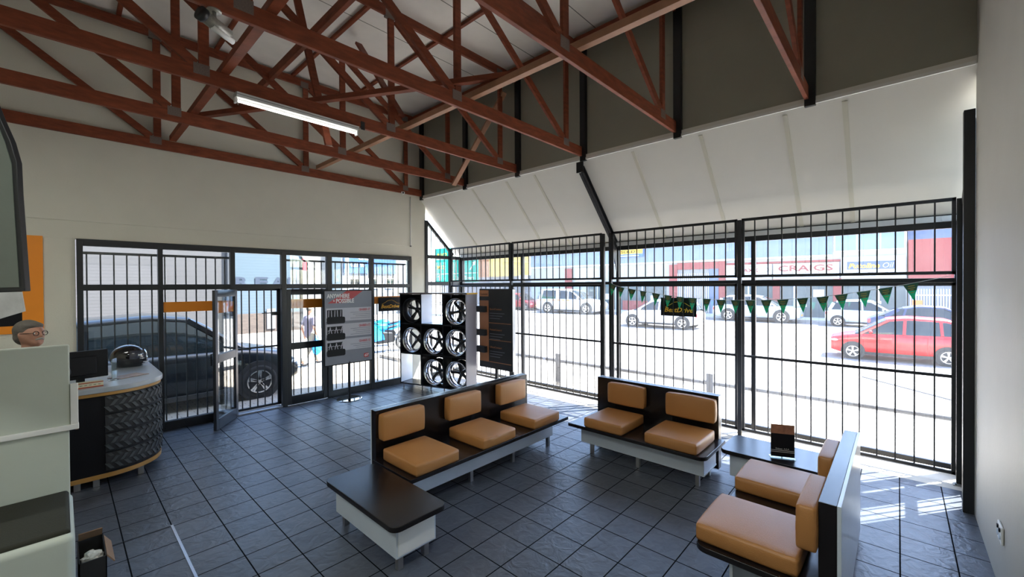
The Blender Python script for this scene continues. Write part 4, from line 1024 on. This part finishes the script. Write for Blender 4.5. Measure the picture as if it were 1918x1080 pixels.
# ================================================================== VEHICLES
def interp(pts, x):
    if x <= pts[0][0]: return pts[0][1]
    for (a, b_), (c, d) in zip(pts, pts[1:]):
        if x <= c:
            s_ = (x - a) / (c - a); s_ = s_ * s_ * (3 - 2 * s_) * .35 + s_ * .65; return b_ + (d - b_) * s_
    return pts[-1][1]
def car(name, label, cat, loc, rz, paintm, wb, front, rear, W_, deck, roof, wheelr=.31, pillars=(), scale=1.0, rim='rim_silver', stripe=None, group=None):
    """x forward, origin mid wheelbase on the ground. deck = (x,z) belt/bonnet line, roof = (x,z) cabin line from rear to front"""
    t = thing(name, label, cat, loc, rz, group=group, scale=scale)
    xr, xf = -wb / 2 - rear, wb / 2 + front; N = 36; hw = W_ / 2; rows = []
    def wid(x):
        u = (x - (xr + xf) / 2) / ((xf - xr) / 2); return hw * (1 - .16 * abs(u) ** 5 - .05 * abs(u) ** 2)
    def low(x):
        e = min(x - xr, xf - x); return .20 + .10 * max(0, 1 - e / .35)
    xs_ = [xr + (xf - xr) * (.5 - .5 * math.cos(PI * i / N)) for i in range(N + 1)]
    for x in xs_:
        w0, zl, zd = wid(x), low(x), interp(deck, x); mid = zl + (zd - zl) * .45
        half = [(w0 * .80, zl - .02), (w0 * .96, zl + .05), (w0, mid), (w0 * .985, zd - .13), (w0 * .93, zd - .035), (w0 * .80, zd), (w0 * .4, zd + .012)]
        rows.append([(x, -a, z) for a, z in half] + [(x, 0, zd + .016)] + [(x, a, z) for a, z in reversed(half)])
    b = MB(); b.grid(rows, closed=True); b.add(rows[0], [tuple(range(15))]); b.add(rows[-1], [tuple(range(15))[::-1]]); b.build('car_body', paintm, t, smooth=True)
    # cabin
    c0, c1 = roof[0][0], roof[-1][0]; zmax = max(z for _, z in roof); rows = []; rr = []
    NC = 22
    def sect(x, g=0.0):
        zd = interp(deck, x) - .02; zt = max(interp(roof, x), zd + .01); wb_ = wid(x) * .90 + g; f = (zt - zd) / max(zmax - zd, .01); wt = wid(x) * (.90 - .16 * f) + g
        return zd, zt, wb_, wt
    for i in range(NC + 1):
        x = c0 + (c1 - c0) * i / NC; zd, zt, wb_, wt = sect(x)
        half = [(wb_, zd), (wt, zt - .05 * (zt - zd) - .02), (wt * .93, zt - .01), (wt * .5, zt + .012)]
        rows.append([(x, -a, z) for a, z in half] + [(x, 0, zt + .02)] + [(x, a, z) for a, z in reversed(half)])
    b = MB(); b.grid(rows); b.build('window_glass', 'carglass', t, smooth=True)
    # roof skin where the cabin line is high
    top = [x for x in [c0 + (c1 - c0) * i / 60 for i in range(61)] if interp(roof, x) > zmax - .10]
    xa, xb = top[0], top[-1]; rows = []
    for i in range(13):
        x = xa + (xb - xa) * i / 12; zd, zt, wb_, wt = sect(x, .006)
        half = [(wt + .003, zt - .085), (wt + .002, zt - .045), (wt * .93, zt), (wt * .5, zt + .022)]
        rows.append([(x, -a, z) for a, z in half] + [(x, 0, zt + .03)] + [(x, a, z) for a, z in reversed(half)])
    b = MB(); b.grid(rows); b.build('roof', paintm, t, smooth=True)
    b = MB()
    for s_ in (-1, 1):
        for (xb0, xt0, wdt) in pillars:
            zd, _, wb_, _ = sect(xb0, .008); _, zt, _, wt = sect(xt0, .008)
            b.bar((xb0, s_ * wb_, zd), (xt0, s_ * wt, zt - .04), .03, wdt, up=(1, 0, 0))
    b.build('pillars', paintm, t, bevel=.004)
    for sx in (-1, 1):
        for sy in (-1, 1):
            cx, cy = sx * wb / 2, sy * (hw - .10)
            b = MB(); b.lathe([(0, 0), (wheelr * 1.17, 0), (wheelr * 1.17, .03), (0, .03)], 28, 'y', c=(cx, sy * (hw * .99) - .015, wheelr * 1.03)); b.build('wheel_arch', 'rubber', t)
            b = MB(); b.lathe([(wheelr * .62, -.11), (wheelr * .93, -.11), (wheelr, -.08), (wheelr, .08), (wheelr * .93, .11), (wheelr * .62, .11)], 32, 'y', c=(cx, cy, wheelr), close=True); ty = b.build('tyre', 'rubber', t, smooth=True)
            b = MB(); yo = cy + sy * .105; b.lathe([(wheelr * .60, -.02), (wheelr * .66, -.02), (wheelr * .66, .008), (wheelr * .60, .008)], 28, 'y', c=(cx, yo, wheelr), close=True)
            b.lathe([(0, -.01), (wheelr * .16, -.01), (wheelr * .16, .012), (0, .012)], 14, 'y', c=(cx, yo, wheelr))
            for q in range(5):
                for dq in (-.12, .12):
                    a = 2 * PI * q / 5 + .3; b.bar((cx + wheelr * .1 * math.cos(a), yo, wheelr + wheelr * .1 * math.sin(a)), (cx + wheelr * .62 * math.cos(a + dq), yo, wheelr + wheelr * .62 * math.sin(a + dq)), .02, wheelr * .10, up=(-math.sin(a), 0, math.cos(a)))
            b.build('rim', rim, ty)
            b = MB(); b.lathe([(0, 0), (wheelr * .6, 0), (wheelr * .6, .004), (0, .004)], 20, 'y', c=(cx, cy + sy * .04, wheelr)); b.build('brake_disc', 'black', ty)
    for s_ in (-1, 1):
        zf = interp(deck, xf - .12); w0 = wid(xf - .14)
        b = MB(); b.ball((xf - .17, s_ * w0 * .86, zf - .14), .1, 14, 10, (1.7, 1.1, .62)); b.build('headlight', 'lens', t, smooth=True)
        zf = interp(deck, xr + .1)
        b = MB(); b.ball((xr + .09, s_ * wid(xr + .08) * .90, zf - .16), .09, 12, 8, (1.0, .95, 1.5)); b.build('taillight', 'taillens', t, smooth=True)
        xm = c1 - .42; b = MB(); b.ball((xm, s_ * (hw + .04), interp(deck, xm) + .06), .075, 12, 8, (.7, 1.2, .8)); b.build('wing_mirror', paintm, t, smooth=True)
        for xh in (-.18 * wb, .22 * wb):
            b = MB(); b.bar((xh - .08, s_ * hw * .985, interp(deck, xh) - .16), (xh + .08, s_ * hw * .985, interp(deck, xh) - .16), .025, .028); b.build('door_handle', paintm, t, bevel=.004)
        b = MB()
        for xh in (-.30 * wb, .06 * wb, .40 * wb): b.box(xh - .004, xh + .004, s_ * hw * .975, s_ * hw * .997, .32, interp(deck, xh) - .1)
        b.build('door_gap', 'black', t)
        b = MB(); b.bar((-wb / 2 + wheelr * 1.1, s_ * hw * .97, .24), (wb / 2 - wheelr * 1.1, s_ * hw * .97, .24), .05, .09); b.build('sill_trim', 'rubber', t, bevel=.008)
        if stripe:
            b = MB(); n = 14
            for i in range(0, n):
                x0 = xr + .35 + (wb * .9) * i / n; 
                if i % 2 == 0: b.box(x0, x0 + wb * .9 / n, s_ * (wid(x0) * .985 + .0), s_ * (wid(x0) * .985 + .022), interp(deck, x0) - .15, interp(deck, x0) - .075)
            b.build('side_stripe', stripe, t)
    b = MB(); b.box(xf - .045, xf + .006, -.26, .26, .38, .49); b.build('number_plate', 'yellow_print', t)
    b = MB(); b.box(xf - .06, xf - .002, -hw * .5, hw * .5, .50, .60); b.build('grille', 'blackp', t, bevel=.01)
    return t
HB = dict(deck=[(-1.9, .82), (-1.5, .97), (0, .95), (.95, .92), (1.35, .86), (1.75, .76), (1.95, .62)], roof=[(-1.78, .95), (-1.55, 1.32), (-1.15, 1.46), (-.3, 1.50), (.25, 1.44), (1.12, .92)],
          pillars=((.98, .20, .07), (-.15, -.18, .08), (-1.05, -1.02, .07), (-1.62, -1.42, .16)))
G = -.15
H1 = PI / 2; H2 = -PI / 2
red = paint('red_car_paint', (.62, .01, .012)); wht = paint('white_car_paint', (.60, .61, .64)); slv = paint('silver_car_paint', (.40, .43, .48)); nav = paint('navy_car_paint', (.025, .035, .09)); lbl = paint('pale_blue_car_paint', (.48, .55, .66)); blk = paint('black_car_paint', (.004, .006, .009)); dred = paint('dark_red_car_paint', (.34, .01, .02))
car('hatchback_car', 'small bright red hatchback on the near side of the street', 'car', (10.33, -7.85, G), H1 + .05, red, 2.36, .62, .55, 1.62, HB['deck'], HB['roof'], .285, HB['pillars'], scale=.84)
car('hatchback_car', 'white hatchback driving behind the shop sign with pennants', 'car', (15.2, 1.25, G), H1 + .06, wht, 2.55, .80, .68, 1.76, [(-2.0, .80), (-1.6, .97), (0, .95), (1.0, .92), (1.45, .86), (1.9, .76), (2.1, .58)], [(-1.85, .96), (-1.6, 1.28), (-1.2, 1.42), (-.3, 1.47), (.35, 1.40), (1.25, .92)],
    .31, ((1.08, .30, .07), (-.1, -.12, .08), (-1.1, -1.05, .07), (-1.68, -1.5, .18)))
car('suv_car', 'silver sport utility car parked across the street below the oval sign', 'car', (22.3, -1.63, G), H2, slv, 2.77, .85, .95, 1.85, [(-2.3, .85), (-1.8, 1.02), (0, 1.0), (1.1, .98), (1.6, .93), (2.1, .84), (2.25, .65)], [(-2.15, 1.0), (-1.95, 1.35), (-1.4, 1.52), (-.3, 1.56), (.3, 1.50), (1.3, .98)],
    .35, ((1.1, .26, .08), (-.15, -.15, .09), (-1.15, -1.1, .08), (-1.95, -1.8, .18)))
car('hatchback_car', 'pale blue hatchback parked across the street in front of the dark shop windows', 'car', (21.9, -6.7, G), H2, lbl, 2.45, .68, .60, 1.70, HB['deck'], HB['roof'], .29, HB['pillars'], scale=.92)
car('sedan_car', 'dark navy sedan partly hidden behind the red hatchback', 'car', (17.7, -9.0, G), H2 + .04, nav, 2.7, .85, 1.0, 1.78, [(-2.4, .80), (-2.0, .96), (-1.4, .99), (0, .95), (1.1, .92), (1.6, .86), (2.1, .74), (2.25, .58)], [(-1.95, .97), (-1.2, 1.34), (-.5, 1.45), (.2, 1.42), (1.2, .92)],
    .31, ((1.05, .2, .07), (-.1, -.1, .08), (-1.1, -1.0, .08), (-1.7, -1.25, .16)), scale=.9)
car('pickup_car', 'white pickup with canopy and orange side dashes parked across the street', 'car', (21.4, 11.2, G), H2 + .1, wht, 3.15, .95, 1.15, 1.86, [(-2.8, 1.02), (-2.2, 1.08), (0, 1.08), (1.1, 1.06), (1.7, 1.02), (2.3, .92), (2.55, .72)], [(-2.68, 1.08), (-2.45, 1.66), (-2.0, 1.76), (-.9, 1.76), (-.2, 1.74), (.35, 1.66), (1.35, 1.06)],
    .38, ((1.15, .3, .08), (.1, .05, .09), (-.75, -.8, .34), (-2.35, -2.2, .22)), stripe=mat('orange_stripe', (.8, .2, .03), .5, noise=.03), scale=1.08)
car('hatchback_car', 'dark red car parked beyond the white pickup', 'car', (22.4, 17.6, G), H2, dred, 2.5, .7, .6, 1.7, HB['deck'], HB['roof'], .3, HB['pillars'])
car('suv_car', 'black sport utility car parked right outside the glazed entrance', 'car', (-4.98, 2.42, -.13), 0, blk, 2.66, .80, .95, 1.86, [(-2.3, .90), (-1.8, 1.08), (0, 1.04), (1.0, 1.02), (1.4, .97), (1.9, .87), (2.12, .66)], [(-2.1, 1.06), (-1.85, 1.48), (-1.3, 1.66), (-.3, 1.72), (.25, 1.66), (1.22, 1.02)],
    .34, ((1.05, .22, .07), (-.15, -.15, .09), (-1.15, -1.1, .09), (-1.85, -1.65, .2)))

# motorcycles
def motorcycle(label, loc, rz, m, group='blue motorcycles outside'):
    t = thing('motorcycle', label, 'motorcycle', loc, rz, group=group)
    for x in (-.70, .70):
        b = MB(); b.lathe([(.24, -.06), (.30, -.045), (.31, 0), (.30, .045), (.24, .06)], 28, 'y', c=(x, 0, .31), close=True); w0 = b.build('tyre', 'rubber', t, smooth=True)
        b = MB(); b.lathe([(.225, -.03), (.245, -.03), (.245, .03), (.225, .03)], 24, 'y', c=(x, 0, .31), close=True)
        for q in range(6): a = q * PI / 3; b.bar((x, 0, .31), (x + .23 * math.cos(a), 0, .31 + .23 * math.sin(a)), .02, .03, up=(-math.sin(a), 0, math.cos(a)))
        b.build('rim', 'blackp', w0)
    b = MB(); b.prism([(-.28, .33), (.30, .30), (.42, .52), (.25, .70), (-.20, .66), (-.34, .48)], -.15, .15, 'y'); b.build('engine', 'blackp', t, bevel=.03)
    b = MB(); b.prism([(.05, .42), (.42, .38), (.62, .70), (.78, .86), (.66, 1.0), (.45, .98), (.30, .84), (.12, .66)], -.17, .17, 'y'); b.build('fairing', m, t, bevel=.05, seg=3)
    b = MB(); b.ball((.14, 0, .86), .2, 16, 10, (1.5, .85, .7)); b.build('fuel_tank', m, t, smooth=True)
    b = MB(); b.prism([(-.22, .74), (.0, .76), (-.30, .84), (-.72, 1.0), (-.88, .98), (-.55, .82)], -.11, .11, 'y'); b.build('tail_unit', m, t, bevel=.03)
    b = MB(); b.prism([(-.42, .86), (-.02, .80), (.0, .84), (-.42, .91)], -.12, .12, 'y'); b.build('seat', 'blackp', t, bevel=.02)
    b = MB()
    for s_ in (-.09, .09): b.tube([(.70, s_, .31), (.46, s_, .98)], .025, 10)
    b.build('fork', 'steel', t, smooth=True)
    b = MB(); b.tube([(.36, -.33, .98), (.46, -.1, 1.0), (.46, .1, 1.0), (.36, .33, .98)], .016, 8); b.build('handlebar', 'blackp', t, smooth=True)
    b = MB(); b.tube([(.1, -.16, .35), (-.5, -.19, .36), (-.8, -.2, .55)], [.03, .045, .055], 12); b.build('exhaust', 'steel', t, smooth=True)
    for s_ in (-1, 1):
        b = MB(); b.tube([(.50, s_ * .12, .98), (.52, s_ * .28, 1.16)], .006, 6); b.ball((.52, s_ * .30, 1.18), .05, 10, 8, (.4, 1.2, .8)); b.build('mirror', 'blackp', t)
    b = MB(); b.prism([(.66, .98), (.56, 1.16), (.50, 1.16), (.56, .98)], -.12, .12, 'y'); b.build('windscreen', 'carglass', t, bevel=.01)
    b = MB(); b.bar((-.05, .08, .32), (-.12, .26, .01), .02, .02); b.build('side_stand', 'blackp', t)
    return t
mb_ = paint('blue_motorcycle_paint', (.0, .22, .78))
motorcycle('blue sport motorcycle seen between the tyre poster and the wheel rack', (1.15, 4.95, G), PI - .1, mb_)
motorcycle('second blue sport motorcycle, further out behind the first', (2.0, 6.3, G), PI - .3, mb_)

# ================================================================== BUILDINGS BEYOND THE ENTRANCE (facing -y)
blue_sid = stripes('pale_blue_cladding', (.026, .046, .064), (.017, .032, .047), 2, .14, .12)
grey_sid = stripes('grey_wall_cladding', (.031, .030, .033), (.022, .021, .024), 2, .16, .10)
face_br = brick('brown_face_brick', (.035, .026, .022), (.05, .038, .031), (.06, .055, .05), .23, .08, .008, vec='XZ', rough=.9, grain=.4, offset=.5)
t = thing('building', 'blue clad building with a brown brick base beyond the entrance gate', 'building', (.8, 17, -.15))
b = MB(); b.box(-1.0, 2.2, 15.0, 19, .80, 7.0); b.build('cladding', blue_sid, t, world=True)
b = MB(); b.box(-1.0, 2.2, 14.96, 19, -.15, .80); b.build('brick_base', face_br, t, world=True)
for ch, x in (('R', -.78), ('E', .02), ('A', .84), ('D', 1.52)):
    text('lettering', ch, .62, mat('mid_blue_letters', (.004, .011, .028), .5, noise=.05) if ch == 'R' else 'mid_blue_letters' if 'mid_blue_letters' in M else bpy.data.materials['mid_blue_letters'], t, (x, 14.97, 2.12), XR, ZU, bold=.02, width=.58 if ch != 'R' else .56)
b = MB(); b.box(.55, .95, 14.92, 14.955, .0, 1.0); b.build('meter_box', 'pipe', t, world=True, bevel=.01)
t = thing('building', 'grey clad wall with a roller shutter behind the black car', 'building', (-8, 9, -.15))
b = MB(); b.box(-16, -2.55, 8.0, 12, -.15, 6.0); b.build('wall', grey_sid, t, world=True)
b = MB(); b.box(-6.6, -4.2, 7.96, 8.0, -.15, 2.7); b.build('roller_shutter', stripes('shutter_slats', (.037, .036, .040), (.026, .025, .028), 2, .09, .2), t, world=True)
for x in (-7.9, -2.65):
    b = MB(); b.tube([(x, 7.93, -.1), (x, 7.93, 5.9)], .05, 10); b.build('downpipe', 'pipe', t, world=True)
t = thing('building', 'white rendered corner building right of the blue clad building', 'building', (3, 16, -.15))
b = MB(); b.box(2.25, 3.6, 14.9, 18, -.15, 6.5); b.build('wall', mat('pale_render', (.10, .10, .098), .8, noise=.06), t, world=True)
b = MB(); b.box(2.05, 2.24, 14.3, 14.4, 2.9, 3.55); b.build('red_sign', 'red_print', t, world=True)
t = thing('building', 'white building with a blue name board and phone number far behind the motorcycles', 'building', (10, 24, -.15))
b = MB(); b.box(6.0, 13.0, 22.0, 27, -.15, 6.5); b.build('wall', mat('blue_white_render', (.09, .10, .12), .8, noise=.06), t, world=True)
b = MB(); b.box(7.8, 12.1, 21.93, 22.0, 3.05, 4.5); b.build('name_board', mat('blue_name_board', (.012, .05, .17), .5, noise=.05), t, world=True)
text('lettering', '021 93', .42, 'white_print', t, (8.3, 21.92, 3.55), XR, ZU, bold=.01)
text('lettering', 'GNED', .42, 'white_print', t, (8.9, 21.92, 4.08), XR, ZU, bold=.01)
for x in (8.2, 9.7, 11.2):
    b = MB(); b.box(x, x + .8, 21.95, 22.0, 1.9, 2.7); f = b.build('window', 'white', t, world=True); b = MB(); b.box(x + .07, x + .37, 21.94, 21.96, 1.97, 2.63); b.box(x + .43, x + .73, 21.94, 21.96, 1.97, 2.63); b.build('pane', 'carglass', f, world=True)
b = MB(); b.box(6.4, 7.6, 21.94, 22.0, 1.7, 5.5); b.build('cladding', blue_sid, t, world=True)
t = thing('street_pole', 'pale street pole beyond the entrance glazing', 'pole', (4.3, 14.2, -.15))
b = MB(); b.tube([(0, 0, 0), (0, 0, 6.5)], .09, 12); b.build('pole', 'white', t, smooth=True)
t = thing('boundary_wall', 'low grey vibracrete wall across the side road', 'wall', (5, 15, -.15))
b = MB(); b.box(3.62, 6.0, 15.0, 15.15, -.15, 1.5); b.build('wall_panel', 'concrete', t, world=True)
t = thing('building', 'long pale building with a red name board beyond the green road sign', 'building', (26, 42, -.15))
b = MB(); b.box(13.5, 36, 40, 48, -.15, 5.0); b.build('wall', mat('pinkish_render', (.55, .48, .47), .8, noise=.05), t, world=True)
b = MB(); b.box(19.5, 23.5, 39.9, 40, 2.0, 3.6); b.build('name_board', 'red_print', t, world=True); text('lettering', 'JET', 1.1, 'white_print', t, (20.2, 39.88, 2.3), XR, ZU, bold=.02)

# green road sign
grn = mat('road_sign_green', (.0, .34, .24), .45, noise=.04)
t = thing('road_sign', 'green direction sign to Cape Town on two poles across the street', 'sign', (15, 18, -.15))
b = MB(); b.box(15.0, 15.05, 15.33, 18.25, 2.35, 4.12); b.build('sign_board', grn, t, world=True)
b = MB(); b.box(15.0, 15.05, 18.35, 20.6, 2.35, 5.15); b.build('sign_board', grn, t, world=True)
b = MB(); b.box(14.985, 15.0, 15.36, 18.2, 3.02, 3.07); b.box(14.985, 15.0, 18.4, 20.55, 3.02, 3.07); b.box(14.985, 15.0, 18.4, 20.55, 4.22, 4.27); b.build('divider_line', 'white_print', t, world=True)
text('lettering', 'Cape Town', .42, 'white_print', t, (14.98, 18.0, 2.55), YR, ZU, width=2.2, bold=.005)
text('lettering', 'R102', .42, 'yellow_print', t, (14.98, 20.3, 4.45), YR, ZU, width=1.3, bold=.008)
text('lettering', 'M12', .42, 'yellow_print', t, (14.98, 20.3, 3.45), YR, ZU, width=1.0, bold=.008)
b = MB(); b.bar((14.98, 16.2, 3.3), (14.98, 15.75, 3.75), .01, .09); b.prism([(15.9, 3.85), (15.55, 3.95), (15.65, 3.6)], 14.975, 14.985, 'x'); b.bar((14.98, 20.0, 2.5), (14.98, 20.0, 2.85), .01, .09, up=(0, 1, 0)); b.prism([(20.2, 2.8), (19.8, 2.8), (20.0, 2.97)], 14.975, 14.985, 'x'); b.build('arrow', 'white_print', t, world=True)
b = MB(); b.box(14.98, 15.0, 18.4, 18.75, 3.2, 3.9); b.build('route_symbol', 'blue_bag', t, world=True)
for y in (16.0, 19.8):
    b = MB(); b.tube([(15.12, y, -.15), (15.12, y, 4.0)], .07, 10); b.build('pole', 'pipe', t, world=True)

# ================================================================== SHOPS ACROSS THE STREET (facing -x, facade x = 26)
X0 = 26.0
blu_up = stripes('pale_blue_sheeting', (.16, .20, .31), (.13, .16, .25), 1, .9, .02)
def fb(t, nm, y0, y1, z0, z1, m, d=0.0, th_=.06):
    b = MB(); b.box(X0 - d - th_, X0 - d, y0, y1, z0, z1); return b.build(nm, m, t, world=True)
pinkred = mat('faded_red_paint', (.25, .05, .045), .7, noise=.08); teal = mat('dark_teal_shopfront', (.06, .085, .095), .3, noise=.4, nscale=2); cream = mat('cream_wall', (.33, .32, .30), .8, noise=.05)
t = thing('shop_building', 'long pale blue topped shop row with red pillars across the street', 'building', (28, 6, -.05))
b = MB(); b.box(X0, 34, -8.25, 19.4, -.05, 8.5); b.build('wall', cream, t, world=True)
fb(t, 'upper_cladding', -4.9, 19.4, 3.85, 8.5, blu_up, 0); fb(t, 'ledge', -4.9, 19.4, 3.74, 3.86, 'white', .0, .14)
fb(t, 'shopfront', 5.5, 12.6, -.05, 2.35, teal); fb(t, 'shopfront', 13.4, 19.3, -.05, 1.9, mat('grey_blue_shutter', (.30, .33, .38), .6, noise=.08)); fb(t, 'brick_plinth', 7.0, 9.2, -.05, .75, pinkred, .06)
fb(t, 'shopfront', -5.0, 1.1, -.05, 2.3, teal, 0); fb(t, 'shopfront', -8.2, -5.4, -.05, 2.2, teal, 0)
for y0, y1, z1 in ((4.6, 5.2, 3.6), (1.15, 1.6, 3.74), (14.35, 15.1, 3.6), (-2.15, -1.75, 2.4), (-5.35, -4.95, 2.4)): fb(t, 'red_pillar', y0, y1, -.05, z1, pinkred, .06, .1)
fb(t, 'red_lintel', 1.6, 4.6, 3.2, 3.7, pinkred, .06); fb(t, 'dark_pillar', 1.62, 2.25, -.05, 3.2, mat('slate_blue_paint', (.10, .13, .20), .6, noise=.08), .06, .1)
b = MB(); b.box(X0 - .05, X0, 2.25, 4.6, -.05, 3.2); b.build('gateway', mat('gateway_grey', (.22, .21, .21), .7, noise=.1), t, world=True)  # plain grey panel behind the gate bars
b = MB()
for i in range(16): b.box(X0 - .1, X0 - .07, 2.3 + i * .15, 2.33 + i * .15, .0, 2.9)
b.build('gate_bars', 'white', t, world=True)
fb(t, 'shutter_panel', 12.2, 13.9, 2.45, 3.6, stripes('louvre', (.62, .62, .6), (.42, .42, .4), 2, .18, .2))
fb(t, 'lintel_band', -5.3, 1.1, 3.42, 3.56, pinkred, .02)
for y0 in (-4.6, -3.0, -1.4, .2, 1.8, 3.4, 5, 6.6):
    f = fb(t, 'window', y0, y0 + 1.2, 5.15, 5.75, 'white', .0, .08); fb(f, 'pane', y0 + .06, y0 + 1.14, 5.2, 5.7, 'lbl' if 'lbl' in M else lbl, .08, .01)
f = fb(t, 'window', -8.2, -5.0, 4.0, 5.35, 'white', .0, .08)
for i in range(3): fb(f, 'pane', -8.14 + i * 1.05, -7.16 + i * 1.05, 4.06, 5.28, mat('blue_glass%d' % i, (.12, .18, .25), .15, noise=.1), .08, .02)
fb(t, 'window', -8.2, -5.0, 5.6, 8.0, mat('blue_glass', (.13, .18, .25), .2, noise=.1))
for i, (y0, z0) in enumerate(((-1.0, .8), (-3.6, .6), (-4.5, 1.2), (6.2, .7), (10.5, .8))):
    fb(t, 'window_poster', y0, y0 + .55, z0, z0 + .5, 'white_print', .06, .01)
for y in (-.35, -3.0, 7.4, 9.8, 11.6): fb(t, 'mullion', y, y + .1, -.05, 2.3, 'silver_print', .06, .04)
def shop_sign(label, y0, y1, z0, z1, m='white_print'):
    t = thing('shop_sign', label, 'sign', (X0 - .14, (y0 + y1) / 2, z0)); b = MB(); b.box(X0 - .21, X0 - .165, y0, y1, z0, z1); b.build('sign_board', m, t, world=True)
    b = MB(); xb = X0 - (.062 if z0 > 4 else .002); b.box(X0 - .165, xb, y0 + .2, y0 + .25, z0 + .2, z0 + .25); b.box(X0 - .165, xb, y1 - .25, y1 - .2, z0 + .2, z0 + .25); b.build('bracket', 'pipe', t, world=True); return t
XS = X0 - .215
t = shop_sign('white shop sign with a red oval across the street', -1.7, 1.1, 2.38, 3.40)
b = MB(); pts = [(XS, -.3 + 1.25 * math.cos(a), 3.02 + .27 * math.sin(a)) for a in [2 * PI * i / 40 for i in range(41)]]; b.tube(pts, .022, 6); b.build('oval_outline', 'grey_print', t, world=True)
text('lettering', 'MAXX', .34, pinkred, t, (XS, .32, 2.89), YR, ZU, bold=.012, width=1.25)
text('lettering', 'Accessories', .22, 'grey_print', t, (XS, .55, 2.47), YR, ZU, width=1.7)
t = shop_sign('white shop sign with red block letters of a motorcycle spares centre', -5.25, -1.8, 2.38, 3.38)
b = MB()
for z in (2.50, 3.30): b.box(XS, XS + .01, -5.15, -1.92, z, z + .025)
for y in (-5.15, -1.94): b.box(XS, XS + .01, y, y + .02, 2.5, 3.3)
b.build('border_line', 'grey_print', t, world=True)
text('lettering', 'CRAIGS', .52, pinkred, t, (XS, -2.05, 2.90), YR, ZU, bold=.014, width=2.9)
text('lettering', 'MOTORCYCLE', .16, 'blackp', t, (XS, -2.85, 2.73), YR, ZU, width=1.45)
text('lettering', 'SPARES & FITMENT CENTRE', .14, 'blackp', t, (XS, -2.1, 2.56), YR, ZU, width=2.8)
t = shop_sign('white shop sign with a blue and yellow oil logo', -8.2, -5.35, 2.38, 3.66)
b = MB(); b.box(XS - .004, XS, -7.75, -5.62, 2.90, 3.38); b.build('logo_panel', mat('dark_blue_panel', (.07, .10, .22), .5, noise=.04), t, world=True)
text('lettering', 'Putoline', .40, 'yellow_print', t, (XS - .006, -5.68, 2.98), YR, ZU, shear=.25, bold=.014, width=1.42)
text('lettering', 'Oil', .42, 'silver_print', t, (XS - .006, -7.18, 2.98), YR, ZU, shear=.25, width=.48)
text('lettering', '"The Right Oil"', .28, 'grey_print', t, (XS, -5.85, 2.55), YR, ZU, shear=.25, width=1.85)
t = shop_sign('yellow and blue board high on the blue wall across the street', 7.3, 10.1, 4.35, 5.0, mat('board_blue', (.05, .12, .35), .5, noise=.04))
b = MB(); b.box(XS, XS + .004, 7.35, 10.05, 4.62, 4.98); b.build('yellow_field', 'yellow_print', t, world=True); text('lettering', 'SOLD', .3, 'board' if 'board' in M else 'blackp', t, (XS - .002, 9.3, 4.70), YR, ZU, bold=.008, width=1.3)
b = MB(); b.box(XS - .003, XS, 7.7, 9.7, 4.43, 4.50); b.build('text_line', 'white_print', t, world=True)
# red building and palisade fence at the right
t = thing('building', 'plain faded red building at the right end of the shop row', 'building', (28, -12, -.05))
b = MB(); b.box(X0 - .1, 34, -16, -8.3, 2.0, 4.5); b.build('wall', pinkred, t, world=True); b = MB(); b.box(X0, 34, -16, -8.3, -.05, 2.0); b.build('lower_wall', mat('grey_render', (.22, .22, .23), .8, noise=.08), t, world=True)
b = MB(); b.box(X0 + 2, 34, -20, -8.3, 4.5, 8.0); b.build('upper_wall', blu_up, t, world=True)
t = thing('palisade_fence', 'pale steel palisade fence below the red building', 'fence', (25.2, -10.5, -.05))
b = MB()
for i in range(40): b.box(25.2, 25.23, -12.5 + i * .105, -12.46 + i * .105, .0, 1.75)
b.build('pales', 'lam_white', t, world=True); b = MB(); b.box(25.23, 25.27, -12.5, -8.35, .3, .36); b.box(25.23, 25.27, -12.5, -8.35, 1.4, 1.46); b.build('rails', 'lam_white', t, world=True)
b = MB(); b.box(25.1, 25.18, -8.85, -8.45, .0, 1.15); o = b.build('notice_board', mat('orange_board', (.75, .2, .05), .6, noise=.05)); tag(o, 'small orange board beside the palisade fence', 'board')
t = thing('street_pole', 'thin pale pole with a small box in front of the red building', 'pole', (24, -7.1, -.05))
b = MB(); b.tube([(0, 0, 0), (0, 0, 2.3)], .035, 8); b.build('pole', 'white', t); b = MB(); b.box(-.08, .08, -.1, .1, .9, 1.15); b.build('box', 'white', t)
# yellow and brown warehouse left
t = thing('building', 'grey warehouse with yellow and orange-brown upper walls', 'building', (28, 23, -.05))
b = MB(); b.box(X0 + .05, 34, 19.45, 34, -.05, 3.1); b.build('wall', mat('mid_grey_render', (.20, .20, .215), .8, noise=.08), t, world=True)
fb(t, 'yellow_wall', 19.6, 25.4, 3.05, 6.8, mat('yellow_sheeting', (.75, .48, .12), .6, noise=.04)); fb(t, 'brown_wall', 25.4, 27.2, 3.0, 5.0, mat('orange_brown_sheeting', (.30, .12, .045), .6, noise=.05))
fb(t, 'small_sign', 19.7, 20.9, 2.6, 3.1, 'white_print', .07)
bpy.context.view_layer.update()
